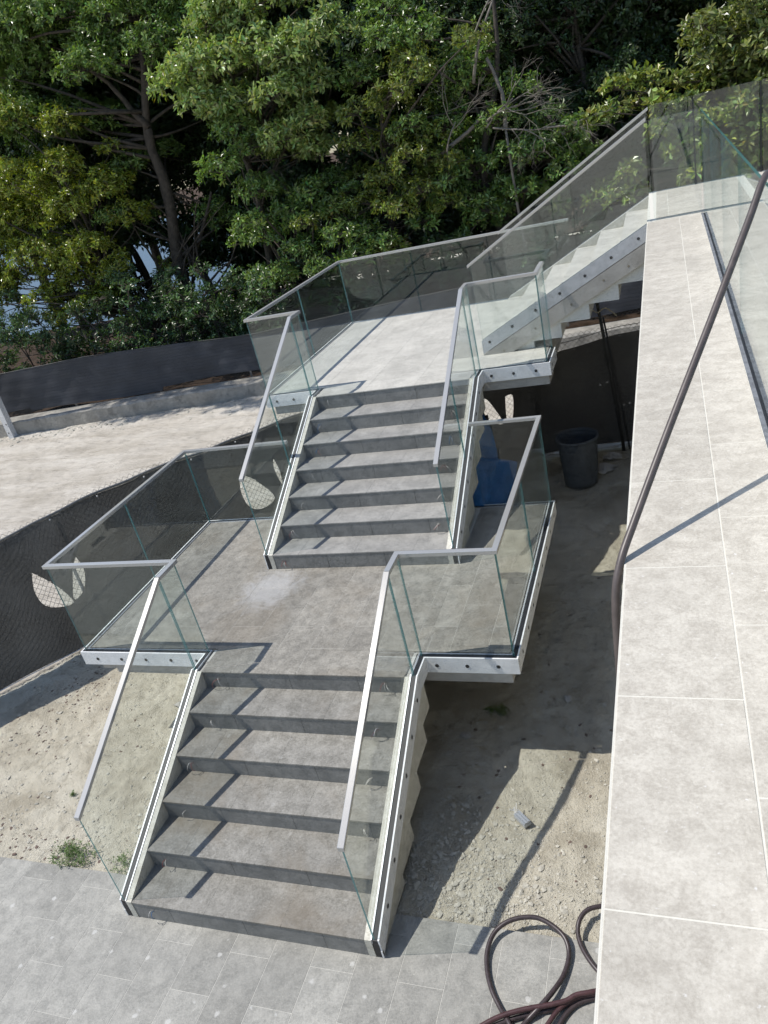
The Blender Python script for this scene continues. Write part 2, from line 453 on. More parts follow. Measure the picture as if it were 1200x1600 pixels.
# ------------------------------------------------------------------ staircases
def stair(name, label, tf, w, nris, z0, treadmat, run, soff_from_ground, joints):
    """local frame: s = run direction, c = across (0..w), z; tf(s,c,z)->world"""
    th = thing(name, label, 'staircase', tf(0, 0, z0))
    o0 = ORG[th.name]
    def loc(v): p = tf(*v); return (p[0] - o0[0], p[1] - o0[1], p[2] - o0[2])
    def add(nm, poly, c0, c1, mats, par=th):
        n = len(poly)
        v = [loc((p[0], c0, p[1])) for p in poly] + [loc((p[0], c1, p[1])) for p in poly]
        f = [tuple(range(n)), tuple(range(2 * n - 1, n - 1, -1))] + [(i, i + n, (i + 1) % n + n, (i + 1) % n) for i in range(n)]
        me = mesh(nm, v, f, mats); return place(nm, me, par, o0)
    R = R_
    top = z0 + nris * R; smax = (nris - 1) * run
    # concrete core with stepped soffit
    up = []; 
    for k in range(nris):
        up += [(k * run + .02, z0 + k * R - (0 if k == 0 else .0) + (0 if k else .0)), (k * run + .02, z0 + (k + 1) * R - .016)]
    lowp = []
    k = nris - 1
    s = smax + .02
    zb = top - .43
    pts = [(s + .12, top - .016), (s + .12, zb + .0)]
    for k in range(nris - 1, -1, -1):
        sx = k * run - .06
        zz = max(z0 + k * R + R - .43, z0)
        if pts[-1][1] != zz: pts.append((pts[-1][0], zz))
        pts.append((sx if sx > .02 else .02, zz))
        if zz <= z0: break
    poly = up + pts
    clean = []
    for p in poly:
        if not clean or abs(p[0] - clean[-1][0]) + abs(p[1] - clean[-1][1]) > 1e-6: clean.append(p)
    if abs(clean[0][0] - clean[-1][0]) + abs(clean[0][1] - clean[-1][1]) < 1e-6: clean.pop()
    add('stair_core', clean, -.035, w + .035, 'white_soffit' if soff_from_ground == 'white' else 'concrete')
    # steps: riser and tread tiles
    for k in range(nris):
        s0 = k * run; zt = z0 + (k + 1) * R
        e = s0 + run if k < nris - 1 else s0 + .30
        stp = add('step', [(s0 + .014, zt - .0155), (e + .010, zt - .0155), (e + .010, zt - .0015), (s0 + .014, zt - .0015)], .001, w - .001, 'grout_pale')
        off = joints[k % 2]
        xs = [0] + [x for x in (off + .63 * n for n in range(-1, 5)) if .05 < x < w - .05] + [w]
        for a, b in zip(xs, xs[1:]):
            q0 = a + (.0012 if a else .002); q1 = b - (.0012 if b < w else .002)
            if k < nris - 1:
                v, f = boxvf(s0 - .004, e + .011, q0, q1, zt - .012, zt)
                me = mesh('tread_tile', [loc((p[0], p[1], p[2] + 0)) for p in v], f, treadmat); place('tread_tile', me, stp, o0)
        xs = [0] + [x for x in (joints[(k + 1) % 2] + .315 * (k % 3) * .33 + .63 * n for n in range(-1, 5)) if .05 < x < w - .05] + [w]
        for a, b in zip(xs, xs[1:]):
            v, f = boxvf(s0, s0 + .012, a + .0015, b - .0015, zt - R + .001 + (0), zt - .0125)
            me = mesh('riser_tile', [loc(p) for p in v], f, 'riser_tile'); place('riser_tile', me, stp, o0)
    # curbs either side: sloped top along the nosing line, with a lower outer band
    slope = R / run
    for side in (0, 1):
        c0, c1 = ((-.05, -.001) if side == 0 else (w + .001, w + .05))
        d0, d1 = ((-.092, -.051) if side == 0 else (w + .051, w + .092))
        def prof(dt, db):
            pt = [(-.004, z0 + R - dt), (smax, z0 + R - dt + smax * slope)]
            pb = [(smax, z0 + R - db + smax * slope)]
            sg = (db - R) / slope
            if sg > 0: pb += [(sg, z0), (-.004, z0)]
            else: pb += [(-.004, z0 + R - db)]
            return pt + pb
        add('curb', prof(0, .36), c0, c1, 'curb_stone')
        if soff_from_ground == 'white': add('stringer', prof(.165, .35), d0, d1, 'concrete')
        else:
            pp = [(.03, z0 + R - .16), (smax, z0 + R - .16 + smax * slope), (smax + .12, z0 + R - .16 + smax * slope)]
            pp.append((smax + .12, top - .42))
            for k in range(nris - 1, -1, -1):
                sx = k * run - .09; zz = max(z0 + (k + 1) * R - .42, z0)
                if abs(pp[-1][1] - zz) > 1e-6: pp.append((pp[-1][0], zz))
                if sx <= .03 or zz <= z0: pp.append((.03, zz)) if zz > z0 else pp.append((.03, z0)); break
                pp.append((sx, zz))
            add('stringer', pp, d0, d1, 'curb_stone')
    return th

tfY = lambda ox, oy: (lambda s, c, z: (ox + c, oy + s, z))
st1 = stair('staircase', 'lower flight of grey tiled steps rising from the paving to the middle landing', tfY(0, 0), W_, 6, 0, 'tread_tile', T_, 'concrete', (.015, .33))
st2 = stair('staircase', 'middle flight of seven grey tiled steps between the two landings', tfY(-.011, Y1), 1.900, 7, L_, 'upper_tread_tile', T_, 'concrete', (.30, .62))
# third flight climbs to the right (+x); across axis runs +y
st3 = stair('staircase', 'pale upper flight climbing right from the top landing to the terrace, white stepped underside', lambda s, c, z: (FX0 + s, FY1 + .05 + c, z), FY2 - FY1 - .10, 7, U_, 'upper_landing_tile', FT, 'white', (.33, .65))

for (x_, dz) in ((2.15, .27), (2.55, .26), (2.98, .27), (3.35, .25), (3.62, .28)):
    z_ = U_ + R_ + (x_ - FX0) / FT * R_ - dz
    MB().tube([(x_, FY1 - .0435, z_), (x_, FY1 - .0405, z_)], .013, 10).build('tie_hole', 'stain_brown', st3)
# step light wires poking out of the risers
def wires(th, x, y, z, side, seed):
    r = random.Random(seed); mats = ['wire_white', 'wire_red', 'wire_blue']
    n = r.choice([1, 2, 2, 3])
    for k in range(n):
        L = r.uniform(.03, .06); dx = r.uniform(-.05, .05); hz = r.uniform(.0, .035)
        P = [(x, y + .005, z), (x + dx * .4, y - L * .6, z + hz), (x + dx, y - L, z - .01), (x + dx * 1.4, y - L * .7, z - r.uniform(.03, .07))]
        m = mats[0] if k == 0 or r.random() < .35 else mats[r.choice([1, 1, 2])]
        MB().tube(catmull(P, 5), .0022, 5).build('wire', m, th)
for k in range(1, 6):
    wires(st1, .16 + random.uniform(-.03, .04), k * T_, k * R_ + .085, 0, k); 
    if k != 1: wires(st1, 1.72 + random.uniform(-.03, .04), k * T_, k * R_ + .085, 1, 20 + k)
wires(st1, .18, 0, .10, 0, 77)
for k in range(0, 7):
    wires(st2, .14 + random.uniform(-.03, .04), Y1 + k * T_, L_ + k * R_ + .085, 0, 40 + k)
    if k > 0: wires(st2, 1.73 + random.uniform(-.03, .04), Y1 + k * T_, L_ + k * R_ + .085, 1, 60 + k)

# ------------------------------------------------------------------ landings
def landing(name, label, polys, z, tilefn, thick=.25):
    th = thing(name, label, 'landing', (polys[0][0], polys[0][2], z - thick))
    for (x0, x1, y0, y1) in polys:
        MB().box(x0 - .0, x1, y0, y1, z - thick, z - .0125).build('slab', 'concrete', th)
        MB().box(x0 + .01, x1 - .01, y0 + .01, y1 - .01, z - .0122, z - .0018).build('mortar_bed', 'grout_bed_grey', th)
    x0, x1, y0, y1 = polys[1]
    wx = (-.30, 2.2)
    MB().box(x0 + (.22 if thick > .2 and z < 2 else .02), x1 + .04, y0 - .055, y0 + .3, z - thick - .002, z - .148).build('edge_beam', 'concrete', th)
    tilefn(th); return th
def t1(th):
    # nosing strip, then the field
    for a, b in ((0, .30), (.30, .93), (.93, 1.56), (1.56, W_)):
        place('tile', tile_mesh(b - a - .0025, .322, .012, 'landing_tile'), th, (a, YN1 - .006, L_ - .012))
    for (a, b, d) in ((WL + .035, -.10, WB - .03), (-.0985, W_ + .08, Y1 - .001), (W_ + .0815, WR - .035, WB - .03)):
        lay(th, 'landing_tile', a, b, 1.961, d, L_, .317, .63, -.025, 2.30, joint=.003)
ld1 = landing('landing', 'middle grey tiled landing with wings both sides of the middle flight', [(-.035, W_ + .035, YN1 + .125, 1.95), (WL + .08, WR - .075, 1.952, WB - .002)], L_, t1)
MB().box(.7, 1.2, 2.6, 3.1, -.1, L_ - .26).build('column', 'concrete', ld1)
def t2(th):
    for a, b in ((0, .62), (.62, 1.25), (1.25, 1.9)):
        place('tile', tile_mesh(b - a - .002, .30, .012, 'upper_landing_tile'), th, (a - .011, YN2 - .006, U_ - .012))
    lay(th, 'upper_landing_tile', UL + .035, UR - .035, UF + .042, UB - .03, U_, .635, 1.27, -.025, 5.9, joint=.002)
ld2 = landing('landing', 'upper pale landing at the foot of the flight to the terrace', [(-.03, 1.91, YN2 + .125, UF + .038), (UL + .035, UR - .035, UF + .04, UB - .002)], U_, t2)
MB().box(.7, 1.2, 6.6, 7.1, -.1, U_ - .26).build('column', 'concrete', ld2)

# ------------------------------------------------------------------ terrace (structure)
ter = structure(MB().box(XT + .004, 9.0, -7.5, FY2 + .12, Z_ - .30, Z_ - .0125).build('terrace', 'concrete'))
trim = MB().box(XT, XT + .0035, -7.5, FY2 + .1, Z_ - .03, Z_ - .001).build('edge_trim', 'grout_white', ter)
MB().box(XT + .0036, 9.0, -7.5, FY2 + .1, Z_ - .0124, Z_ - .0012).build('grout_bed', 'grout_white', ter)
lay(ter, 'terrace_tile', XT + .006, 4.355, -5.5, 6.06, Z_, .313, .625, XT - .0 + .0, .065, joint=.0038)
lay(ter, 'terrace_tile', 4.432, 9.0, -5.5, 6.06, Z_, .625, .625, 4.432 - .1, .3, joint=.0038)
lay(ter, 'terrace_tile', XT + .09, 7.8, 6.075, FY2 + .08, Z_, .625, .625, 4.05, 6.35, joint=.0038)
# building wall that carries the terrace, set back under the slab
bw = structure(MB().box(5.4, 5.6, -7.4, FY2, -.2, Z_ - .31).build('retaining_wall', 'concrete'))

# ------------------------------------------------------------------ railings
def glass_pane(th, A, B, gap=.012, t=.013, name='glass_panel'):
    """A=(x,y,zb,zt) B=(x,y,zb,zt) in a vertical plane"""
    ax, ay, a0, a1 = A; bx, by, b0, b1 = B
    d = Vector((bx - ax, by - ay, 0)); Ln = d.length; d.normalize()
    n = Vector((-d.y, d.x, 0)) * (t / 2)
    sa = gap / 2; f0 = sa / Ln; f1 = 1 - f0
    def P(f, z0, z1): return Vector((ax + (bx - ax) * f, ay + (by - ay) * f, 0)), z0 + (z1 - z0) * f
    q = []
    for f, in ((f0,), (f1,)):
        p, zb = P(f, a0, b0); _, zt = P(f, a1, b1)
        q += [(p, zb), (p, zt)]
    v = []
    for sgn in (-1, 1):
        for p, z in q: v.append((p.x + n.x * sgn, p.y + n.y * sgn, z))
    # 0 A-bot 1 A-top 2 B-bot 3 B-top ; +4 other side
    f = [(0, 1, 3, 2), (4, 6, 7, 5), (0, 4, 5, 1), (2, 3, 7, 6), (1, 5, 7, 3), (0, 2, 6, 4)]
    o0 = ORG[th.name]
    me = mesh(name, [(a - o0[0], b - o0[1], c - o0[2]) for a, b, c in v], f, ['glass_face', 'glass_edge'], [0, 0, 1, 1, 1, 1])
    return place(name, me, th, o0)
RW, RH = .046, .034
def hand(th, pts, w=RW, h=RH, mat='brushed_metal'):
    """mitred square rail through points; z = underside"""
    pts = [Vector(p) for p in pts]; N = len(pts); v = []; 
    for i, p in enumerate(pts):
        d0 = (p - pts[i - 1]) if i else (pts[1] - p); d1 = (pts[i + 1] - p) if i < N - 1 else d0
        a = Vector((d0.x, d0.y, 0)); a.normalize(); b = Vector((d1.x, d1.y, 0)); b.normalize()
        t = (a + b); t.normalize(); side = Vector((t.y, -t.x, 0)); k = max(.4, side.dot(Vector((a.y, -a.x, 0))))
        side = side * (w / 2 / k)
        lo, hi = -.012, h - .012
        v += [p - side + Vector((0, 0, lo)), p + side + Vector((0, 0, lo)), p + side + Vector((0, 0, hi)), p - side + Vector((0, 0, hi))]
    m = MB(); 
    f = [(0, 1, 2, 3), tuple(4 * (N - 1) + k for k in (3, 2, 1, 0))]
    for i in range(N - 1):
        for k in range(4): f.append((4 * i + k, 4 * (i + 1) + k, 4 * (i + 1) + (k + 1) % 4, 4 * i + (k + 1) % 4))
    m.add([tuple(q) for q in v], f)
    o = m.build('handrail', mat, th)
    bv = o.modifiers.new('bevel', 'BEVEL'); bv.width = .003; bv.segments = 2; bv.limit_method = 'ANGLE'
    return o
def offset_path(pts, off):
    """offset a polyline sideways (to the right of travel is positive)"""
    out = []; N = len(pts)
    for i, p in enumerate(pts):
        a = Vector((p[0] - pts[i - 1][0], p[1] - pts[i - 1][1])) if i else Vector((pts[1][0] - p[0], pts[1][1] - p[1]))
        b = Vector((pts[i + 1][0] - p[0], pts[i + 1][1] - p[1])) if i < N - 1 else a
        a.normalize(); b.normalize(); t = a + b; t.normalize(); s = Vector((t.y, -t.x)); k = max(.4, s.dot(Vector((a.y, -a.x))))
        out.append((p[0] + s.x * off / k, p[1] + s.y * off / k, p[2]))
    return out
def strip(th, name, pts, o0, o1, z0, z1, mat):
    A = offset_path(pts, o0); B = offset_path(pts, o1); N = len(pts); v = []
    for a, b in zip(A, B): v += [(a[0], a[1], a[2] + z0), (b[0], b[1], b[2] + z0), (b[0], b[1], b[2] + z1), (a[0], a[1], a[2] + z1)]
    f = [(0, 1, 2, 3), tuple(4 * (N - 1) + k for k in (3, 2, 1, 0))]
    for i in range(N - 1):
        for k in range(4): f.append((4 * i + k, 4 * (i + 1) + k, 4 * (i + 1) + (k + 1) % 4, 4 * i + (k + 1) % 4))
    return MB().add(v, f).build(name, mat, th)
def shoe(th, pts, out=1, depth=.145, bolts=None, lip=.004, fascia=True, mat='shoe_white'):
    """U channel along pts (floor level), outer side = out*right of travel"""
    s = out
    strip(th, 'inner_plate', pts, -s * .024, -s * .014, -.04, lip + .002, 'galvanised')
    strip(th, 'gasket', pts, -s * .0138, s * .0258, -.03, lip - .006, 'gasket')
    f = strip(th, 'fascia', pts, s * .026, s * .038, -depth, lip, mat)
    if bolts:
        for (a, b, n) in bolts:
            a = Vector(a); b = Vector(b); d = (b - a); dn = Vector((d.x, d.y, 0)).normalized(); right = Vector((dn.y, -dn.x, 0)) * s
            for i in range(n):
                p = a + d * ((i + .5) / n) + right * .0385
                MB().tube([p - right * .004, p + right * .0025], .0165, 10).build('bolt', 'bolt_dark', f)
    return f

HT = .964
def stair_rail(label, gx, y0, yk, z0, zk, out, bolts, split=None, loc=None):
    """sloped railing beside a flight along y"""
    th = thing('stair_railing', label, 'railing', (gx, y0, z0), None)
    zt0 = z0 + R_ + .89; ztk = zk + HT
    ybot = z0 + .02
    def zb(y): return z0 + R_ + (y - y0) / T_ * R_ - .05
    def zt(y): return zt0 + (ztk - zt0) * (y - y0) / (yk - y0)
    ys = [y0] + ([split] if split else []) + [yk]
    for a, b in zip(ys, ys[1:]): glass_pane(th, (gx, a, zb(a), zt(a)), (gx, b, zb(b), zt(b)))
    hand(th, [(gx, y0 - .01, zt0 - .005), (gx, yk - .004, ztk)])
    pts = [(gx, y0, z0 + R_), (gx, yk, z0 + R_ + (yk - y0) / T_ * R_)]
    n = bolts
    f = shoe(th, pts, out, depth=.155, bolts=[((gx, y0 + .1, z0 + R_ - .075 + .1 / T_ * R_), (gx, yk, pts[1][2] - .075), n)], lip=.006)
    # open dark end of the channel down to the floor
    s = out
    MB().box(min(gx - .014 * s, gx + .0262 * s), max(gx - .014 * s, gx + .0262 * s), y0 - .003, y0 + .008, z0 + .012, z0 + R_ - .03).build('end_cap', 'gasket', th)
    MB().box(min(gx + .0265 * s, gx + .038 * s), max(gx + .0265 * s, gx + .038 * s), y0 - .004, y0 + .012, z0 + .002, z0 + R_ - .1).build('end_plate', 'shoe_white', th)
    return th
stair_rail('glass railing with steel handrail on the left side of the lower flight', -GX, 0, 1.655, 0, L_, -1, 6)
stair_rail('glass railing with steel handrail on the right side of the lower flight', W_ + GX, 0, 1.655, 0, L_, 1, 6)
stair_rail('glass railing with steel handrail on the left side of the middle flight', -.011 - GX, Y1, 5.29, L_, U_, -1, 7, split=4.32)
stair_rail('glass railing with steel handrail on the right side of the middle flight', 1.889 + GX, Y1, 5.29, L_, U_, 1, 7, split=4.27)

def rail_run(name, label, pts, out, splits, bolts, cap=True, H=HT, fascia=True, depth=.145, rail_ext=0):
    """level railing along pts; splits[i] = fractions where segment i is split into panels"""
    z = pts[0][2]
    th = thing(name, label, 'railing', tuple(pts[0]), None)
    for i in range(len(pts) - 1):
        a = pts[i]; b = pts[i + 1]; fr = [0] + list(splits[i]) + [1]
        for f0, f1 in zip(fr, fr[1:]):
            P = lambda f: (a[0] + (b[0] - a[0]) * f, a[1] + (b[1] - a[1]) * f)
            glass_pane(th, (*P(f0), z - .02, z + H), (*P(f1), z - .02, z + H))
    if cap: hand(th, [(p[0], p[1], z + H) for p in pts])
    bl = []
    for i, n in enumerate(bolts):
        if n: bl.append(((pts[i][0], pts[i][1], z - .075), (pts[i + 1][0], pts[i + 1][1], z - .075), n))
    shoe(th, pts, out, depth=depth, bolts=bl)
    return th
g1 = -GX
rail_run('landing_railing', 'glass railing round the left wing of the middle landing', [(g1, 1.66, L_), (g1, WF, L_), (WL, WF, L_), (WL, WB, L_), (-.11, WB, L_)], -1, [[], [], [.50], []], [0, 5, 8, 4])
rail_run('landing_railing', 'glass railing round the right wing of the middle landing', [(W_ + GX, 1.66, L_), (W_ + GX, WF, L_), (WR, WF, L_), (WR, WB, L_), (2.01, WB, L_)], 1, [[], [], [.48], []], [0, 3, 8, 2])
rail_run('landing_railing', 'glass railing along the left and back of the upper landing', [(-.011 - GX, 5.295, U_), (-.011 - GX, UF, U_), (UL, UF, U_), (UL, UB, U_), (UR + .03, UB, U_)], -1, [[], [], [.49], [.333, .667]], [0, 3, 8, 8])
rail_run('landing_railing', 'short glass railing on the upper landing below the terrace flight', [(1.889 + GX, 5.295, U_), (1.889 + GX, UF, U_), (UR, UF, U_), (UR, 6.045, U_)], 1, [[], [], []], [0, 3, 2])

# railings of the third flight (along x)
def flight_rail(label, gy, out):
    th = thing('stair_railing', label, 'railing', (FX0, gy, U_), None)
    x1 = 3.885
    def zb(x): return U_ + R_ + (x - FX0) / FT * R_ - .05
    def zt(x): return 3.27 + (4.365 - 3.27) * (x - FX0) / (x1 - FX0)
    for a, b in ((FX0, 2.89), (2.89, x1 - .01)): glass_pane(th, (a, gy, zb(a), zt(a)), (b, gy, zb(b), zt(b)))
    hand(th, [(FX0 - .03, gy, zt(FX0 - .03)), (x1, gy, zt(x1))])
    pts = [(FX0, gy, U_ + R_), (x1, gy, U_ + R_ + (x1 - FX0) / FT * R_)]
    shoe(th, pts, out, depth=.155, lip=.006, bolts=[((FX0 - .05, gy, U_ + R_ - .026 - .065), (x1 + .0, gy, pts[1][2] - .075), 7)], mat='galvanised')
    return th
flight_rail('near glass railing with steel handrail on the flight up to the terrace', FY1, 1)
flight_rail('far glass railing with steel handrail on the flight up to the terrace', FY2, -1)

# terrace glass: long run beside the walkway, cross panel, far screen (no metal caps)
th = thing('glass_screen', 'long frameless glass screen standing in the floor channel beside the walkway', 'glass screen', (4.392, 0, Z_))
ys = [6.09, 4.55, 3.17, 1.85, .5, -.9, -2.3]
for a, b in zip(ys[:4], ys[1:4]): pass
for a, b in zip(ys, ys[1:]):
    if a > -2: glass_pane(th, (4.392, b, Z_ - .02, Z_ + .95), (4.392, a, Z_ - .02, Z_ + .95), gap=.008)
MB().box(4.357, 4.378, -5.5, 6.07, Z_ - .011, Z_ + .002).box(4.406, 4.430, -5.5, 6.07, Z_ - .011, Z_ + .002).build('channel_lip', 'dull_metal', th)
MB().box(4.3785, 4.4055, -5.5, 6.07, Z_ - .0115, Z_ - .0004).build('gasket', 'gasket', th)
th = thing('glass_screen', 'frameless glass panel closing the walkway at the top of the flight', 'glass screen', (3.9, 6.12, Z_))
glass_pane(th, (3.90, 6.12, Z_ - .004, Z_ + .96), (4.378, 6.12, Z_ - .004, Z_ + .96))
MB().box(3.84, 6.2, 6.062, 6.074, Z_ - .003, Z_ + .001).build('channel_lip', 'grout_white', th)
MB().box(3.93, 7.5, 6.22, 6.227, Z_ - .008, Z_ + .0012).build('gasket', 'gasket', th)
th = thing('glass_screen', 'tall clear glass panels along the far edge of the terrace with dark open joints', 'glass screen', (3.9, FY2, Z_))
for a, b in ((3.90, 4.385), (4.40, 5.11), (5.14, 5.9), (5.93, 6.7), (6.73, 7.5)):
    glass_pane(th, (a, FY2 + .02, Z_ - .004, Z_ + 1.0), (b, FY2 + .02, Z_ - .004, Z_ + 1.0), gap=.004)
for x in (4.392, 5.125, 5.915, 6.715): MB().box(x - .009, x + .009, FY2 + .015, FY2 + .025, Z_ - .003, Z_ + .99).build('joint_seal', 'gasket', th)
for (x, y) in ((4.33, 6.0), (4.46, 6.02)):
    pass

# ------------------------------------------------------------------ near fence with dark screen
FP = [(-6.2, -1.2), (-5, .6), (-3.6, 2.33), (-3.05, 3.1), (-2.75, 3.8), (-2.3, 4.5), (-1.6, 5.1), (-.94, 5.95), (.2, 6.7), (1.2, 7.3), (2.2, 7.95), (3.3, 8.15), (4.5, 8.2), (6.5, 8.25)]
seg = [0.0]
for a, b in zip(FP, FP[1:]): seg.append(seg[-1] + math.hypot(b[0] - a[0], b[1] - a[1]))
S0 = seg[1]                        # arc length measured from the second point
FPX = np.array([p[0] for p in FP]); FPY = np.array([p[1] for p in FP]); SG = np.array(seg) - S0
def fpt(s):
    s = np.asarray(s, float); return np.interp(s, SG, FPX), np.interp(s, SG, FPY)
fence = thing('chain_link_fence', 'near chain link fence with dark privacy screen and cut wind holes, running behind the stairs', 'fence', (-3.05, 3.1, 0))
def ftop(s):
    base = np.interp(s, [-3, 6.5, 9.5, 10.8, 11.9, 15], [1.73, 1.71, 1.62, 1.55, 1.68, 1.7])
    return base + .018 * np.sin(s * 5.1) * np.sin(s * 1.7)
def poly_in(px, py, poly):
    inside = np.zeros(px.shape, bool); n = len(poly)
    for i in range(n):
        x1, y1 = poly[i]; x2, y2 = poly[(i + 1) % n]
        c = ((y1 > py) != (y2 > py)) & (px < (x2 - x1) * (py - y1) / (y2 - y1 + 1e-12) + x1)
        inside ^= c
    return inside
def smoothp(P):
    P3 = P + [P[0]]; out = catmull([(a, b, 0) for a, b in P3], 6); return [(p.x, p.y) for p in out[:-1]]
holes = [smoothp([(3.12, 1.23), (3.06, 1.0), (3.09, .78), (3.25, .66), (3.40, .64), (3.30, .93)]),
         smoothp([(3.66, 1.13), (3.54, .98), (3.42, .67), (3.56, .70), (3.68, .9)]),
         smoothp([(5.97, 1.26), (5.90, 1.05), (5.94, .79), (6.10, .68), (6.33, .75), (6.15, 1.08)]),
         smoothp([(6.49, 1.27), (6.455, 1.12), (6.50, .86), (6.525, 1.05)]),
         smoothp([(9.55, 1.15), (9.66, 1.13), (9.84, .72), (9.62, .84)]),
         smoothp([(9.945, 1.09), (10.06, 1.07), (10.02, .78), (9.91, .72)])]
ss = np.arange(SG[0], SG[-1], .016); vz = np.linspace(0, 1, 110)
Sg, Vg = np.meshgrid(ss, vz)
top = ftop(Sg); bot = .03 + .02 * np.sin(Sg * 3.0)
Zg = bot + (top - bot) * Vg
S_raw, Z_raw = Sg.copy(), Zg.copy()
for h in holes:
    H0 = np.array(h); H1 = np.roll(H0, -1, 0)
    m_ = (S_raw > H0[:, 0].min() - .05) & (S_raw < H0[:, 0].max() + .05) & (Z_raw > H0[:, 1].min() - .05) & (Z_raw < H0[:, 1].max() + .05)
    P_ = np.stack([S_raw[m_], Z_raw[m_]], -1); e = H1 - H0
    tt = (((P_[:, None] - H0[None]) * e[None]).sum(-1) / ((e ** 2).sum(-1)[None] + 1e-12)).clip(0, 1)
    Q = H0[None] + tt[..., None] * e[None]; dd = np.linalg.norm(P_[:, None] - Q, axis=-1); j_ = dd.argmin(1); dm = dd[np.arange(len(j_)), j_]
    near = dm < .0095; P_[near] = Q[np.arange(len(j_)), j_][near]
    S2 = Sg[m_]; Z2 = Zg[m_]; S2[near] = P_[near, 0]; Z2[near] = P_[near, 1]; Sg[m_] = S2; Zg[m_] = Z2
X, Y = fpt(Sg)
# fabric billows a little between posts
X0_, Y0_ = fpt(S_raw); nx_ = np.gradient(Y0_, axis=1); ny_ = -np.gradient(X0_, axis=1); ln = np.hypot(nx_, ny_) + 1e-9; nx_ /= ln; ny_ /= ln
bil = (.030 * np.sin(Sg * 2.2 + 1) + .014 * np.sin(Sg * 7 + Vg * 5) + .003 * np.sin(Sg * 17 + Vg * 8)) * np.sin(np.pi * Vg) ** .5 - .01
V = np.stack([X + nx_ * bil, Y + ny_ * bil, Zg], -1).reshape(-1, 3)
i = np.arange(Sg.size).reshape(Sg.shape)
F = np.stack([i[:-1, :-1], i[:-1, 1:], i[1:, 1:], i[1:, :-1]], -1).reshape(-1, 4)
cs = (S_raw[:-1, :-1] + .008).ravel(); cz = (Z_raw[:-1, :-1] + .008).ravel()
keep = np.ones(len(F), bool)
for h in holes: keep &= ~poly_in(cs, cz, h)
o0 = np.array(ORG[fence.name])
fm = npmesh('screen_fabric', V - o0, F[keep], 'screen_fabric', smooth=True)
fm.attributes.new('arc', 'FLOAT', 'POINT').data.foreach_set('value', S_raw.ravel().astype(np.float32))
place('screen_fabric', fm, fence, tuple(o0))
def link_mesh(parent, sfun, s0, s1, zlo, zhi, p=.078, r=.0032, off=(0, 0), mat='steel_wire'):
    base = ORG[parent.name]; nz = int((zhi - zlo) / (p / 2)); h_ = p / 2; ns = int((s1 - s0) / h_)
    k = np.arange(nz + 1); z = zlo + k * p / 2
    VV = []; FF = []; cnt = 0
    ang = np.array([0, 2.094, 4.189])
    for i_ in range(ns):
        s = s0 + i_ * h_ + ((k + i_) % 2) * h_ * .94
        x, y = sfun(s); 
        cx = x[:, None] + r * np.cos(ang)[None] + off[0]; cy = y[:, None] + r * np.sin(ang)[None] + off[1]; cz_ = np.repeat(z[:, None], 3, 1)
        VV.append(np.stack([cx, cy, cz_], -1).reshape(-1, 3))
        a = np.arange(nz)[:, None] * 3 + np.arange(3)[None]; b = np.arange(nz)[:, None] * 3 + (np.arange(3)[None] + 1) % 3
        FF.append(np.stack([a, b, b + 3, a + 3], -1).reshape(-1, 4) + cnt); cnt += (nz + 1) * 3
    VV = np.concatenate(VV) - np.array(base)
    return stuff(place('wire_mesh', npmesh('wire_mesh', VV, np.concatenate(FF), mat), parent, tuple(base)))
def fback(s):
    x, y = fpt(s); x2, y2 = fpt(np.asarray(s, float) + .04); x0_, y0_ = fpt(np.asarray(s, float) - .04)
    dx, dy = x2 - x0_, y2 - y0_; q = np.hypot(dx, dy) + 1e-9
    return x - dy / q * .052, y + dx / q * .052
link_mesh(fence, fback, SG[0], SG[-1] - .2, 0.02, 1.81)
def along(s0, s1, z, n=60):
    out = []
    for s in np.linspace(s0, s1, n):
        x, y = fpt(s); out.append((float(x) - .01, float(y) + .02, float(ftop(s)) + z))
    return out
MB().tube(along(SG[0], 9.2, .015, 90), .017, 8).build('top_rail', 'steel_wire', fence, True)
MB().tube(along(9.2, SG[-1], .10, 40), .005, 6).build('top_rail', 'steel_wire', fence, True)
MB().tube([(float(fpt(s)[0]) + .0, float(fpt(s)[1]) - .012, .035 + .012 * math.sin(s * 3)) for s in np.linspace(SG[0], SG[-1], 80)], .007, 6).build('bottom_hem', 'white_post', fence, True)
for s in (-1.6, .9, 3.0 + .6, 5.55, 7.9, 10.4, 13.0):
    x, y = fpt(s); x2, y2 = fpt(s + .05); dd_ = math.hypot(x2 - x, y2 - y); px_ = x - (y2 - y) / dd_ * .075; py_ = y + (x2 - x) / dd_ * .075
    MB().tube([(px_, py_, -.1), (px_, py_, min(1.74, float(ftop(s)) + .01))], .022, 10).build('post', 'galvanised', fence, True)
for s in np.arange(-2, 13, .62):
    x, y = fpt(s); z = float(ftop(s)) - .02
    if s > 1: MB().box(x - .008, x + .008, y - .03, y - .015, z - .008, z + .008).build('cable_tie', 'wire_white', fence)
for (s, z) in ((11.32, .98), (11.42, 1.0), (11.62, .62), (11.70, .64)):
    x, y = fpt(s); MB().box(x - .011, x + .011, y - .045, y - .032, z - .011, z + .013).build('cable_tie', 'wire_white', fence)

